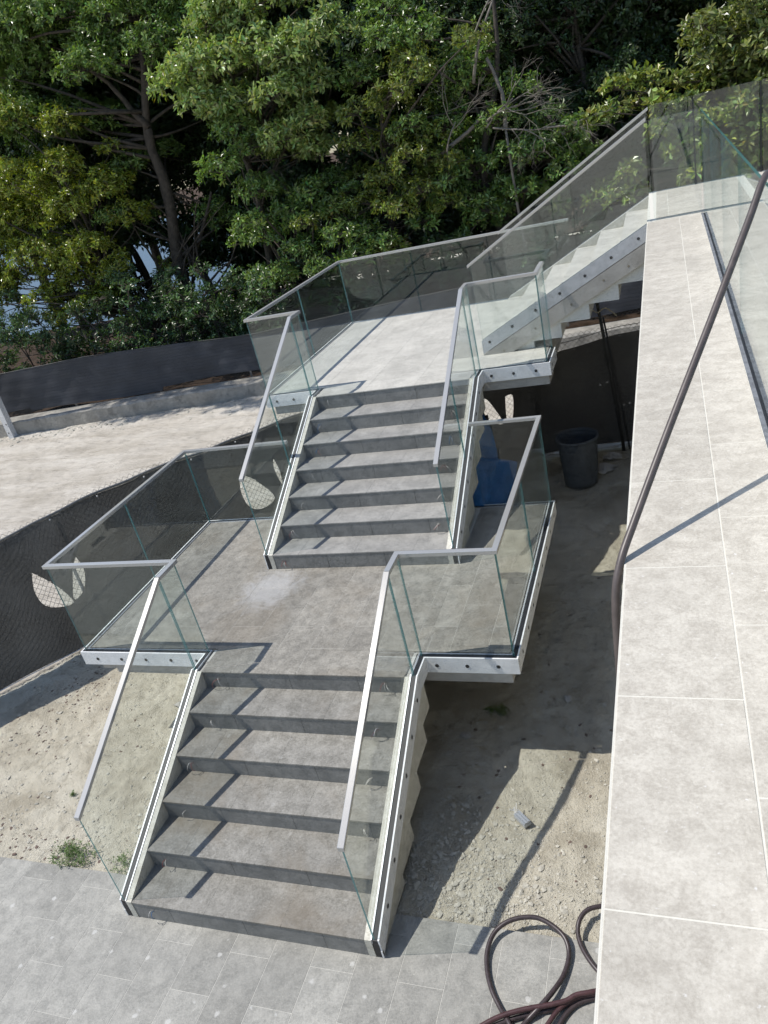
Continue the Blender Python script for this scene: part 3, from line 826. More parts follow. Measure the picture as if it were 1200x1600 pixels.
# leaning steel props by the fence
for k, (a, b, r, lab) in enumerate([((3.07, 7.98, 2.45), (3.27, 7.98, -.03), .024, 'thick dark steel prop leaning at the fence under the terrace flight'),
                                    ((3.15, 8.02, 1.95), (3.35, 8.0, -.03), .013, 'thin dark steel rod beside the thick prop at the fence')]):
    o = MB().tube([b, tuple((Vector(a) + Vector(b)) / 2 + Vector((.012, 0, 0))), a], r, 10).build('steel_prop', 'dark_pipe', None, True)
    o['label'] = lab; o['category'] = 'pole'
o = MB().tube(catmull([(2.93, 7.9, 2.16), (3.05, 7.92, 2.08), (3.10, 7.93, 2.05), (3.2, 7.92, 2.10), (3.34, 7.9, 1.98)], 6), .008, 6).build('rope', 'rope', None, True)
o['label'] = 'pale loop of rope tied round the steel prop under the terrace flight'; o['category'] = 'rope'

# ------------------------------------------------------------------ far kerb wall and far fence
def ky(x): return 13.15 + .11 * x
kw = thing('kerb_wall', 'low rough concrete kerb wall under the far fence', 'wall', (-5, 12.6, 0))
xs = np.arange(-26, 12, .22); V = []; F = []
prof = [(0, -.3), (0.0, .31), (.03, .345), (.45, .36), (.47, -.3)]
for i_, x in enumerate(xs):
    for j, (dy, z) in enumerate(prof):
        jx = random.uniform(-.012, .012) if j in (1, 2) else 0
        V.append((x, ky(x) + dy + jx, z + (jx if z > 0 else 0) - (.10 if x > -3 else 0) * min(1, (x + 3) / 3 if x > -3 else 0) * (z > 0)))
n = len(prof)
for i_ in range(len(xs) - 1):
    for j in range(n - 1): F.append((i_ * n + j, (i_ + 1) * n + j, (i_ + 1) * n + j + 1, i_ * n + j + 1))
place('wall_body', mesh('wall_body', [tuple(np.array(v) - np.array(ORG[kw.name])) for v in V], F, 'kerb_concrete'), kw, ORG[kw.name])
ff = thing('chain_link_fence', 'far chain link fence with grey screen standing on the kerb wall before the trees', 'fence', (-5, 13.05, .35))
X = np.arange(-26, 12, .06); vz = np.linspace(0, 1, 28); Xg, Vg = np.meshgrid(X, vz)
topf = np.interp(Xg, [-12, -9.5, -7.3, -5.2, -1, 4, 12], [1.50, 1.54, 1.46, 1.34, 1.5, 1.6, 1.7]) + .012 * np.sin(Xg * 4.3)
botf = .50 - .03 * np.sin(Xg * 1.3) - .08 * (np.sin(Xg * .55 + .6) > .5)
Zg = botf + (topf - botf) * Vg
Yg = ky(Xg) + .42 - .022 * np.sin(Xg * 2.6) * np.sin(np.pi * Vg) - .010 * np.sin(Xg * 3.1 + Vg * 4) * np.sin(Xg * .7) - .006 * np.sin(Xg * 9 - Vg * 7) - .003 * np.sin(Vg * 24 + Xg)
i = np.arange(Xg.size).reshape(Xg.shape)
F = np.stack([i[:-1, :-1], i[:-1, 1:], i[1:, 1:], i[1:, :-1]], -1).reshape(-1, 4)
o0 = np.array(ORG[ff.name])
place('screen_fabric', npmesh('screen_fabric', np.stack([Xg, Yg, Zg], -1).reshape(-1, 3) - o0, F, 'far_fabric', smooth=True), ff, tuple(o0))
link_mesh(ff, lambda s: (s, ky(s) + .46), -20, 9, .34, .72, p=.08, r=.003, mat='steel_wire')
for x in np.arange(-25, 11, 2.45):
    MB().tube([(x, ky(x) + .50, .3), (x, ky(x) + .50, 1.3)], .024, 8).build('post', 'galvanised', ff, True)
MB().tube([(x, ky(x) + .44, float(np.interp(x, [-12, -9.5, -7.3, -5.2, -1, 4, 12], [1.50, 1.54, 1.46, 1.34, 1.5, 1.6, 1.7])) + .004) for x in np.arange(-25, 11, .5)], .014, 6).build('top_rail', 'dark_pipe', ff, True)

wp = thing('steel_post', 'white square steel post standing by the kerb wall at the left', 'post', (-11.95, 11.75, 0))
MB().box(-12.03, -11.87, 11.67, 11.83, -.05, 4.2).build('shaft', 'white_post', wp)
MB().tube([(-11.92, 11.668, .35), (-11.92, 11.662, .35)], .018, 8).build('bolt', 'bolt_dark', wp)
MB().tube([(-11.96, 11.668, .12), (-11.96, 11.662, .12)], .018, 8).build('bolt', 'bolt_dark', wp)

# ------------------------------------------------------------------ bin, blue sheet
bn = thing('rubbish_bin', 'dark grey round plastic bin standing on the sand by the near fence', 'bin', (2.75, 6.96, 0))
def lathe(prof, n=40, cx=0, cy=0, rib=0.0):
    v = []; f = []
    for (r, z) in prof:
        for k in range(n):
            rr = r + (rib if (k % 4 < 2 and .04 < z < .6) else 0)
            v.append((cx + rr * math.cos(2 * math.pi * k / n), cy + rr * math.sin(2 * math.pi * k / n), z))
    for i in range(len(prof) - 1):
        for k in range(n): f.append((i * n + k, i * n + (k + 1) % n, (i + 1) * n + (k + 1) % n, (i + 1) * n + k))
    return v, f
v, f = lathe([(0.001, .0), (.20, 0), (.215, .01), (.222, .05), (.262, .60), (.266, .66), (.26, .66), (.255, .6), (.21, .03), (.001, .02)], 48, 2.75, 6.96, .004)
MB().add(v, f).build('bin_body', 'bin_plastic', bn, True)
v, f = lathe([(.264, .655), (.288, .66), (.290, .685), (.276, .70), (.262, .695), (.258, .66)], 48, 2.75, 6.96)
MB().add(v, f).build('rim', 'bin_plastic', bn, True)
for ang in (-1.75, 1.39):
    c, s = math.cos(ang), math.sin(ang); t_ = (-s, c)
    P = lambda a, r, z: (2.75 + c * r + t_[0] * a, 6.96 + s * r + t_[1] * a, z)
    MB().tube([P(-.075, .265, .64), P(-.07, .30, .60), P(-.06, .305, .565), P(.06, .305, .565), P(.07, .30, .60), P(.075, .265, .64)], .011, 6).build('handle', 'bin_plastic', bn, True)

bs = thing('tarpaulin', 'crumpled blue plastic sheet slumped under the middle flight by the fence', 'tarpaulin', (1.45, 6.5, 0))
nu, nv = 46, 40; V = []
for j in range(nv):
    b = j / (nv - 1)
    for i_ in range(nu):
        a = i_ / (nu - 1)
        wdt = np.interp(b, [0, .12, .42, .46, .75, 1], [1.02, 1.12, 1.12, .86, .84, .72])
        x = .85 + a * wdt + .03 * math.sin(b * 9 + a * 3)
        z = b * np.interp(a, [0, .6, 1], [1.40, 1.50, 1.34]) + .012 * math.sin(a * 17)
        y = 6.30 + .38 * b + .12 * a + .030 * math.sin(a * 13 + b * 3) + .018 * math.sin(a * 29 - b * 8) + .025 * math.sin(b * 11 + a * 5)
        V.append((x - 1.45, y - 6.5, max(z, .0)))
F = [(j * nu + i_, j * nu + i_ + 1, (j + 1) * nu + i_ + 1, (j + 1) * nu + i_) for j in range(nv - 1) for i_ in range(nu - 1)]
o = place('sheet', mesh('sheet', V, F, 'blue_sheet', smooth=True), bs, ORG[bs.name])
so = o.modifiers.new('thickness', 'SOLIDIFY'); so.thickness = .006
MB().box(1.0, 1.6, 6.75, 7.0, 0, 1.1).build('prop_board', 'dark_pipe', bs)

# ------------------------------------------------------------------ cables
hs = thing('hose', 'thick brown hose hung over the terrace glass and down past the walkway edge', 'hose', (3.84, -.5, Z_))
P = [(5.05, 1.75, 3.47), (4.78, 1.22, 3.78), (4.56, .92, 4.15), (4.46, .76, 4.33), (4.392, .64, 4.385), (4.31, .47, 4.25), (4.16, .17, 3.99), (4.0, -.15, 3.72), (3.88, -.40, 3.51), (3.822, -.53, 3.40), (3.80, -.60, 3.28), (3.795, -.66, 3.0), (3.78, -.70, 2.4), (3.72, -.72, 1.4), (3.66, -.70, .5), (3.60, -.62, .08), (3.5, -.45, .03)]
MB().tube(catmull(P, 8), .0138, 12).build('hose_line', 'hose_brown', hs, True)

random.seed(31)
for (cx_, cy_, r_, lab_) in ((3.02, 7.35, .17, 'larger crumpled pale plastic scrap on the shaded sand right of the bin'), (3.12, 7.72, .11, 'smaller crumpled pale scrap by the foot of the thick prop')):
    n_ = 12; V_ = []; F_ = []
    for j_ in range(n_):
        for i_ in range(n_):
            u_, v_ = (i_ / (n_ - 1) - .5) * 2, (j_ / (n_ - 1) - .5) * 2
            V_.append((cx_ + u_ * r_ * (1 + .3 * math.sin(v_ * 5)) + random.uniform(-.012, .012), cy_ + v_ * r_ * .7 * (1 + .3 * math.cos(u_ * 4)) + random.uniform(-.012, .012), max(0, .055 * (1 - u_ * u_) * (1 - v_ * v_) + random.uniform(-.018, .03)) - .012))
    F_ = [(j_ * n_ + i_, j_ * n_ + i_ + 1, (j_ + 1) * n_ + i_ + 1, (j_ + 1) * n_ + i_) for j_ in range(n_ - 1) for i_ in range(n_ - 1)]
    o = place('plastic_scrap', mesh('plastic_scrap', V_, F_, 'pale_plastic')); o['label'] = lab_; o['category'] = 'scrap'
camC = Vector((4.029, -2.8265, 4.8541)); RM = rotmat(1.1216, -0.2441, 0.4122)
def ground_pt(u, v, z):
    d = RM @ Vector(((u - 600) / 1206.517, -(v - 800) / 1206.517, -1)); t = (z - camC.z) / d.z
    return camC + d * t
def cablepath(pts, zs):
    n = len(pts); out = []
    for i_, (x, y) in enumerate(pts):
        z = zs[i_] if isinstance(zs, list) else zs
        out.append(ground_pt(740 + x / 6, 1400 + y / 6, z))
    return out
def cable(label, pts, zs, r, mat):
    P = catmull(cablepath(pts, zs), 8)
    o = MB().tube(P, r, 10).build('cable', mat, None, True)
    o['label'] = label; o['category'] = 'cable'; o['group'] = 'cables lying on the paving under the terrace edge'
cable('black cable bent into one big open loop on the paving and rubble', [(420, 1420), (340, 1210), (250, 1050), (170, 880), (128, 700), (128, 520), (190, 350), (310, 245), (470, 200), (620, 212), (770, 300), (865, 410), (893, 560), (845, 740), (740, 900), (610, 1050), (500, 1170), (380, 1330)],
      [.015, .035, .02, .02, .02, .03, .05, .075, .085, .08, .065, .05, .03, .03, .05, .05, .02, .02], .0155, 'cable_rubber')
cable('smaller black cable loop half hidden by the terrace edge', [(1420, 120), (1300, 90), (1180, 98), (1070, 130), (1000, 210), (977, 320), (1000, 440), (1060, 560), (1140, 670), (1240, 770), (1360, 850)], [.03, .05, .06, .06, .05, .03, .02, .02, .02, .02, .02], .0155, 'cable_rubber')
cable('reddish cable lying on top of the cable bundle', [(-120, 1340), (80, 1215), (260, 1125), (480, 1062), (690, 1025), (860, 985), (960, 930), (1080, 905), (1240, 880), (1500, 870)], [.02, .04, .05, .055, .055, .055, .06, .06, .05, .04], .0155, 'cable_red')
cable('black cable beside the reddish one in the bundle', [(-60, 1370), (150, 1240), (330, 1165), (540, 1105), (740, 1062), (900, 1010), (1000, 968), (1120, 945), (1260, 925), (1500, 915)], .018, .0155, 'cable_rubber')
cable('dark reddish cable curving down out of the bundle', [(560, 1450), (640, 1290), (705, 1190), (780, 1085), (880, 1000), (990, 945), (1120, 920), (1300, 905)], .036, .014, 'cable_red')
cable('black cable curving down at the right of the bundle', [(700, 1420), (790, 1240), (860, 1120), (950, 1030), (1060, 980), (1180, 955), (1350, 950)], .016, .014, 'cable_rubber')

# ------------------------------------------------------------------ stones, litter, weeds
def rocks(name, pts, sizes, mat, flat=.6, z0=None, label=None):
    ico = np.array([(0, 0, 1), (.894, 0, .447), (.276, .851, .447), (-.724, .526, .447), (-.724, -.526, .447), (.276, -.851, .447), (.724, .526, -.447), (-.276, .851, -.447), (-.894, 0, -.447), (-.276, -.851, -.447), (.724, -.526, -.447), (0, 0, -1)])
    fc = np.array([(0, 1, 2), (0, 2, 3), (0, 3, 4), (0, 4, 5), (0, 5, 1), (1, 6, 2), (2, 7, 3), (3, 8, 4), (4, 9, 5), (5, 10, 1), (2, 6, 7), (3, 7, 8), (4, 8, 9), (5, 9, 10), (1, 10, 6)])
    N = len(pts); pts = np.asarray(pts); sizes = np.asarray(sizes)
    base = ico[None] * rng.uniform(.6, 1.3, (N, 12, 1)) * sizes[:, None, None] * np.stack([rng.uniform(.7, 1.3, N), rng.uniform(.6, 1.1, N), np.full(N, flat) * rng.uniform(.6, 1.2, N)], -1)[:, None, :]
    a = rng.uniform(0, 6.28, N); c, s = np.cos(a)[:, None], np.sin(a)[:, None]
    x = base[..., 0] * c - base[..., 1] * s; y = base[..., 0] * s + base[..., 1] * c
    zz = (ground_z(pts[:, 0], pts[:, 1]) if z0 is None else np.full(N, z0))[:, None]
    V = np.stack([x + pts[:, :1], y + pts[:, 1:2], base[..., 2] + zz + sizes[:, None] * flat * .25], -1).reshape(-1, 3)
    F = (fc[None] + (np.arange(N) * 12)[:, None, None]).reshape(-1, 3)
    o = stuff(place(name, npmesh(name, V, F, mat)))
    o['label'] = label; o['category'] = name.replace('_', ' ')
    return o
def scatter(n, x0, x1, y0, y1): return np.stack([rng.uniform(x0, x1, n), rng.uniform(y0, y1, n)], -1)
def blob(n, cx, cy, sx, sy): return np.stack([rng.normal(cx, sx, n), rng.normal(cy, sy, n)], -1)
def cl(p):
    m = (p[:, 1] > .34) & (p[:, 0] > -5.5) & (p[:, 0] < 7.5) & (p[:, 1] < 9) ; return p[m]
A = cl(np.concatenate([scatter(4500, 1.95, 4.5, .33, 2.2), blob(2200, 2.35, .75, .28, .35), blob(1600, 2.75, .55, .35, .18), scatter(3500, -4, 0, .34, 3.2), scatter(1200, -3.2, 0, .34, 1.1), blob(500, -.35, .95, .22, .2), blob(260, -.25, .75, .10, .10), scatter(800, -3.5, 0, 1, 3.0), scatter(600, 2, 4.5, 2, 8)]))
rocks('gravel', A, rng.uniform(.003, .011, len(A)) * rng.choice([.6, 1, 1.8], len(A), p=[.58, .36, .06]), 'rubble', label='loose pale gravel and crumbs of rubble scattered over the sand')
B = cl(np.concatenate([blob(110, 2.35, .8, .25, .4), blob(60, 2.7, .6, .4, .2), blob(40, -.3, .9, .2, .16), scatter(30, -3, 0, .4, 2.6), scatter(30, 2, 3.4, 1.8, 4)]))
rocks('rubble', B, rng.uniform(.012, .030, len(B)), 'rubble', .5, label='broken lumps of concrete rubble beside the lower flight')
Cc = cl(np.concatenate([blob(170, -2.55, 2.45, .22, .45), blob(110, -1.8, .5, .5, .12), scatter(70, -3.3, -.1, .5, 2.6), scatter(120, 2.1, 3.6, .6, 5), blob(60, 3.1, 7.6, .3, .2)]))
rocks('leaf_litter', Cc, rng.uniform(.005, .019, len(Cc)), 'dark_litter', .25, label='dark dried leaf litter lying on the sand')
# stones on the road edge by the kerb
Dd = np.stack([rng.uniform(-14, -3, 900), np.zeros(900)], -1); Dd[:, 1] = ky(Dd[:, 0]) - np.abs(rng.normal(0, .35, 900)) - .03
rocks('kerb_gravel', Dd, rng.uniform(.012, .05, 900), 'rubble', .6, label='pale lumps of dirt and stones along the foot of the kerb wall')
def lump(x, y, r, lab, mat='concrete'):
    n = 9; v = []; f = []
    o = rocks('stone', np.array([[x, y]]), [r], mat, .6, label=lab); del o['kind']; o.name = 'stone'
lump(-1.05, 2.33, .06, 'pale flat stone on the sand under the left wing of the middle landing')
lump(-.30, .86, .11, 'largest pale concrete lump left of the lower flight')
lump(-.12, .80, .05, 'small pale concrete lump touching the largest one left of the lower flight')
lump(2.97, 2.62, .07, 'pale round stone in the shade right of the middle landing')
lump(2.13, 2.1, .05, 'grey stone in the shade beside the top of the lower flight')

br = thing('metal_bracket', 'small ribbed aluminium offcut lying on the sunlit sand', 'bracket', (2.75, 1.23, 0))
c_, s_ = math.cos(-.75), math.sin(-.75)
def rot2(a, b, z): return (2.76 + a * c_ - b * s_, 1.22 + a * s_ + b * c_, z)
m = MB()
for k in range(5):
    b0 = -.03 + k * .012
    v, f = boxvf(-.065, .065, b0, b0 + .009, .0, .03 + (.006 if k % 2 else 0)); m.add([rot2(*p) for p in v], f)
v, f = boxvf(-.066, .066, -.031, .031, -.01, .012); m.add([rot2(*p) for p in v], f)
m.build('bracket_body', 'galvanised', br)
m = MB()
for k in range(6): m.tube([rot2(-.05 - random.uniform(0, .03), random.uniform(-.03, .03), .03), rot2(-.09 - random.uniform(0, .03), random.uniform(-.04, .05), .05)], .004, 5)
m.build('plaster_crumbs', 'wire_white', br)

def weed(label, cx, cy, r, n, h, mat='weed_green'):
    m = MB(); z = float(ground_z(cx, cy))
    for k in range(n):
        a = random.uniform(0, 6.28); rr = r * random.random() ** .7; x = cx + rr * math.cos(a); y = cy + rr * .6 * math.sin(a)
        hh = h * random.uniform(.35, 1) * (1.1 - rr / r * .6); dx, dy = random.gauss(0, .35) * hh, random.gauss(0, .35) * hh
        prev = Vector((x, y, z - .005)); 
        for q in range(1, 5):
            p = Vector((x + dx * (q / 4) ** 1.5, y + dy * (q / 4) ** 1.5, z + hh * q / 4))
            sd = Vector((random.uniform(-1, 1), random.uniform(-1, 1), 0)).normalized()
            m.add([tuple(prev - sd * .0015), tuple(prev + sd * .0015), tuple(p)], [(0, 1, 2)])
            for w in range(3):
                e = p + Vector((random.uniform(-.022, .022), random.uniform(-.022, .022), random.uniform(-.003, .016)))
                q2 = Vector((random.uniform(-.005, .005), random.uniform(-.005, .005), 0))
                m.add([tuple(p), tuple((p + e) / 2 + q2), tuple(e), tuple((p + e) / 2 - q2)], [(0, 1, 2, 3)])
            prev = p
    o = m.build('weed', mat); o['label'] = label; o['category'] = 'weed'
weed('bright green feathery weed clump at the paving edge, left of the lower flight', -.98, .43, .22, 130, .16)
weed('thin green weed between the clump and the foot of the lower flight', -.42, .42, .16, 36, .11)
weed('small dry sprig on the sand beside the lower flight', -.33, 2.0, .14, 14, .10)
weed('dark green weed in the shade under the right wing of the middle landing', 2.35, 2.42, .11, 40, .07)
weed('tiny green seedling alone on the left sand', -1.5, 1.05, .03, 8, .05)

# ------------------------------------------------------------------ trees
def leaves(centers, normals, per, L, W, basecol, var, seed, yellow=0.0):
    """rosettes of folded leaves; returns V, F, colours"""
    r = np.random.default_rng(seed); N = len(centers)
    C = np.repeat(centers, per, 0); Nn = np.repeat(normals, per, 0); M = len(C)
    # leaf direction: mostly across the shoot, tilted toward its tip
    d = r.normal(size=(M, 3)); d -= (d * Nn).sum(1, keepdims=True) * Nn * .55
    d /= np.linalg.norm(d, axis=1, keepdims=True) + 1e-9
    d = d + Nn * r.uniform(-.1, .65, (M, 1)); d /= np.linalg.norm(d, axis=1, keepdims=True)
    up = Nn + r.normal(size=(M, 3)) * .35; sd = np.cross(d, up); sd /= np.linalg.norm(sd, axis=1, keepdims=True) + 1e-9
    nn = np.cross(sd, d)
    l = (L * r.uniform(.5, 1.4, M))[:, None]; w = (W * r.uniform(.75, 1.2, M))[:, None]
    base = C + Nn * r.uniform(-.06, .04, (M, 1)) * (L / .1) + d * l * .12
    tip = base + d * l - nn * l * .12
    mid = base + d * l * .55
    a = mid + sd * w * .5 + nn * w * .16; b = mid - sd * w * .5 + nn * w * .16
    V = np.stack([base, a, tip, b], 1).reshape(-1, 3)
    i0 = np.arange(M) * 4
    F = np.concatenate([np.stack([i0, i0 + 1, i0 + 2], -1), np.stack([i0, i0 + 2, i0 + 3], -1)])
    bc = 1.18 * np.array(basecol)[None] * (1 + var * r.normal(size=(M, 1)).clip(-2, 2)) * np.stack([1 + .12 * r.normal(size=M), np.ones(M), 1 + .15 * r.normal(size=M)], -1)
    rc = np.repeat(r.normal(size=(N, 1)), per, 0); bc = bc * (1 + .10 * rc)
    if yellow:
        ym = r.random(M) < yellow; bc[ym] = np.array((.24, .20, .03)) * r.uniform(.6, 1.1, (ym.sum(), 1))
    cols = np.repeat(bc.clip(.01, .5), 4, 0)
    return V, F, cols
def limb(m, p0, p1, r0, r1, bend=.25, n=7, sides=7):
    p0 = Vector(p0); p1 = Vector(p1); L = (p1 - p0).length
    off = Vector((random.uniform(-1, 1), random.uniform(-1, 1), random.uniform(-.3, .5))) * L * bend * .5
    pts = []; 
    for k in range(n):
        t = k / (n - 1); pts.append(p0.lerp(p1, t) + off * math.sin(math.pi * t) + Vector((random.uniform(-1, 1), random.uniform(-1, 1), 0)) * r0 * .35)
    pts[0] = p0; pts[-1] = p1
    m.tube([tuple(q) for q in pts], [r0 + (r1 - r0) * (k / (n - 1)) for k in range(n)], sides); return pts
def tree(name, label, base, trunk_pts, boughs, L, W, col, per=12, dens=60, seed=0, var=.34, yellow=0.0, group=None, r0=.13, flatten=.75, fill=0):
    """boughs: list of (x,y,z,r)"""
    random.seed(seed + 100); r = np.random.default_rng(seed)
    th = thing(name, label, 'tree', base, group)
    m = MB()
    tp = [Vector(p) for p in trunk_pts]; N = len(tp)
    m.tube([tuple(p) for p in catmull(tp, 4)], [r0 * (1 - .75 * k / ((N - 1) * 4)) for k in range((N - 1) * 4 + 1)], 9)
    C = []; Nn = []; cand = [q_ for q_ in catmull(tp, 5) if q_.z > tp[-1].z * .3]
    if fill:
        rr = random.Random(seed + 7); ex = []
        for (bx, by, bz, br) in boughs:
            for q in range(fill): ex.append((bx + rr.gauss(0, .65), by + rr.uniform(.2, 1.3), max(.9, bz + rr.gauss(0, .55)), br * rr.uniform(.7, 1.15)))
        boughs = list(boughs) + ex
    for (bx, by, bz, br) in boughs:
        b = Vector((bx, by, bz)); 
        cc_ = sorted(cand, key=lambda q: (q - b).length + max(0, q.z - b.z + .3) * 2)[:5]; pj = random.choice(cc_)
        limb(m, pj, b, min(.05, r0 * .30 * min(1, br + .3)), .010, .4, 7, 6)
        n = max(8, int(dens * (br / .7) ** 2))
        d = r.normal(size=(n, 3)); d /= np.linalg.norm(d, axis=1, keepdims=True)
        d[:, 2] = np.where(d[:, 2] < -.35, -d[:, 2] * .6, d[:, 2]); d /= np.linalg.norm(d, axis=1, keepdims=True)
        rad = br * (1 - .45 * r.random(n) ** 2.2) * (1 + .22 * np.sin(d[:, 0] * 5 + bx) * np.cos(d[:, 2] * 6 + bz))
        p = np.array([bx, by, bz]) + d * rad[:, None] * np.array([1, 1, flatten])
        nn = d + np.array([-.22, -.12, .62]) + r.normal(size=(n, 3)) * .25; nn /= np.linalg.norm(nn, axis=1, keepdims=True)
        C.append(p); Nn.append(nn)
        for q in p[:: max(1, n // 7)]: limb(m, b, tuple(q), .014, .005, .3, 4, 4)
    m.build('trunk', 'bark', th, True)
    V, F, cc = leaves(np.concatenate(C), np.concatenate(Nn), per, L, W, col, var, seed + 5, yellow)
    o0 = ORG[th.name]
    stuff(place('crown', npmesh('crown', V - np.array(o0), F, 'leaf', cc), th, o0))
    return th
def cloudb(seed, n, cx, cy, cz, rx, ry, rz, r0=.5, r1=.95):
    rr = random.Random(seed); out = []
    for k in range(n):
        while True:
            a, b, c = rr.uniform(-1, 1), rr.uniform(-1, 1), rr.uniform(-1, 1)
            if a * a + b * b + c * c < 1: break
        out.append((cx + a * rx, cy + b * ry, cz + c * rz, rr.uniform(r0, r1)))
    return out
def P3(u, v, y):
    d = RM @ Vector(((u - 600) / 1206.517, -(v - 800) / 1206.517, -1)); t = (y - camC.y) / d.y
    q = camC + d * t; return (q.x, q.y, q.z)
def pb(lst, y, jit=.5):
    """boughs at picture positions on a depth plane: (u, v, radius)"""
    out = []
    for (u, v, r) in lst:
        q = P3(u, v, y + random.uniform(-jit, jit)); out.append((q[0], q[1], q[2], r))
    return out
G_MID = (.140, .215, .055); G_DARK = (.050, .085, .030); G_YEL = (.21, .25, .035); G_LIGHT = (.24, .32, .105); G_BLUE = (.085, .145, .060)  # G_DARK is lowered so rear leaves carry shade in their colour
random.seed(11)
# left yellow green tree
tree('buttonwood_tree', 'yellow green small leaved tree hanging over the far fence at the left', (-10.6, 16.0, 0), [(-10.6, 16.0, 0), (-10.2, 15.8, 1.4), (-10.4, 15.5, 2.6), (-10.2, 15.4, 3.8)],
     pb([(20, 290, .8), (90, 270, .7), (30, 350, .9), (110, 330, .7), (60, 400, .8), (-20, 330, .9), (140, 390, .55), (20, 440, .55), (110, 440, .45), (160, 300, .5), (60, 470, .4), (-30, 430, .8), (130, 480, .35), (40, 500, .35), (180, 430, .45), (-20, 480, .4), (10, 470, .4), (150, 460, .4), (80, 455, .4)], 14.9, .5), .10, .046, G_YEL, 14, 131, 1, yellow=.03, fill=2)
# main trunk tree
a = P3(285, 432, 16); b = P3(262, 300, 16); c = P3(232, 215, 16)
tree('mangrove_tree', 'tall tree with forked dark trunk rising left of the middle, small green leaves', (a[0], 16, 0), [(a[0] + .35, 16, 0), a, b, c, P3(225, 110, 16), P3(215, 20, 16.3)],
     pb([(90, 30, 1.0), (190, 30, .9), (60, 110, .9), (140, 110, .8), (240, 70, .7), (30, 190, .8), (110, 200, .7), (180, 190, .55), (300, 20, .8), (200, 260, .45), (20, 50, .9), (120, -50, 1.1), (240, -40, 1.0), (310, 150, .5), (330, 330, .45), (170, 340, .4), (-40, 120, 1.0), (-30, 0, 1.1)], 15.9, .8), .105, .05, G_MID, 13, 118, 2, r0=.20, fill=2)
m = MB(); random.seed(5)
# its second stem and leaning limb
t2 = thing('mangrove_tree', 'leaning pale barked double stem beside the forked trunk, almost bare', 'tree', (a[0] + .9, 16.3, 0))
limb(m, (a[0] + .9, 16.3, 0), P3(300, 400, 16.2), .12, .10, .15); limb(m, P3(300, 400, 16.2), P3(262, 330, 16.2), .10, .06, .2); limb(m, P3(300, 400, 16.2), P3(330, 300, 16.0), .07, .03, .3)
limb(m, P3(262, 330, 16.2), P3(232, 200, 15.9), .06, .09, .1); limb(m, P3(232, 200, 15.9), P3(170, 130, 15.7), .10, .05, .15); limb(m, P3(170, 130, 15.7), P3(110, 90, 15.6), .05, .03, .2)
for k in range(16): limb(m, P3(random.uniform(190, 330), random.uniform(430, 460), 15.8), P3(random.uniform(150, 380), random.uniform(300, 410), 15.5), random.uniform(.02, .045), .01, .4)
m.build('trunk', 'bark', t2, True)
tree('seagrape_tree', 'bright tree with large pale leaves in the upper middle left', (-5.0, 15.3, 0), [(-5.6, 15.6, 0), (-5.4, 15.6, 2.5), (-5.2, 15.5, 4.5), (-5.4, 15.3, 6.2), (-5.2, 15.2, 7.5)],
     pb([(330, 40, .55), (300, 110, .6), (350, 100, .6), (400, 70, .55), (440, 90, .5), (480, 60, .5), (310, 160, .45), (370, 170, .5), (430, 150, .5), (490, 130, .5), (440, 220, .5), (490, 230, .35), (350, 10, .6), (420, 0, .6), (480, 190, .4)], 14.5, .5), .135, .06, G_LIGHT, 11, 100, 3, yellow=.015, fill=2)
tree('seagrape_tree', 'dark green bush of broad leaves hanging over the back rail of the upper landing', (-4.3, 14.6, 0), [(-4.6, 15.2, 0), (-4.4, 15.0, 1.2), (-4.0, 14.8, 2.4)],
     pb([(420, 370, .45), (470, 390, .45), (530, 370, .4), (560, 400, .42), (440, 430, .4), (500, 420, .42), (400, 300, .5), (450, 330, .45), (520, 330, .45), (350, 270, .55), (390, 350, .4), (600, 380, .35)], 14.3, .4), .12, .05, G_MID, 12, 106, 4, fill=2)
tree('buttonwood_tree', 'yellow green leafy boughs hanging in the middle above the back rail', (-1.6, 15.2, 0), [(-2.4, 15.6, 0), (-2.2, 15.5, 1.8), (-1.8, 15.2, 3.4), (-1.6, 15.0, 5.0)],
     pb([(560, 180, .45), (610, 150, .5), (650, 120, .4), (560, 230, .45), (600, 280, .45), (640, 250, .4), (620, 330, .45), (580, 320, .4), (660, 300, .35), (480, 350, .35)], 14.4, .4), .10, .045, (.16, .20, .040), 12, 106, 5, yellow=.02, fill=2)
tree('mangrove_tree', 'green leafy tree behind the middle handrails with slim grey limbs', (.6, 15.4, 0), [(.4, 15.8, 0), (.5, 15.7, 2.0), (.3, 15.6, 3.6), (.9, 15.6, 5.4), (1.0, 15.8, 7)],
     pb([(700, 200, .4), (740, 260, .5), (800, 250, .5), (700, 310, .5), (760, 330, .5), (820, 300, .45), (780, 190, .45), (840, 230, .4), (680, 250, .4), (650, 60, .6), (600, 70, .5), (880, 270, .4), (730, 130, .4), (720, 380, .35), (900, 200, .35), (640, 200, .4)], 15.0, .5), .11, .05, G_MID, 12, 106, 6, fill=2)
tree('mangrove_tree', 'dark green tree filling the top centre behind the grey twigs', (3.0, 17.5, 0), [(2.5, 17.5, 0), (2.6, 17.5, 3), (2.4, 17.4, 6), (2.6, 17.4, 8)],
     cloudb(61, 26, 2.0, 17.6, 6.2, 2.8, 1.2, 2.8, .6, 1.0), .10, .048, G_DARK, 12, 100, 7, fill=2)
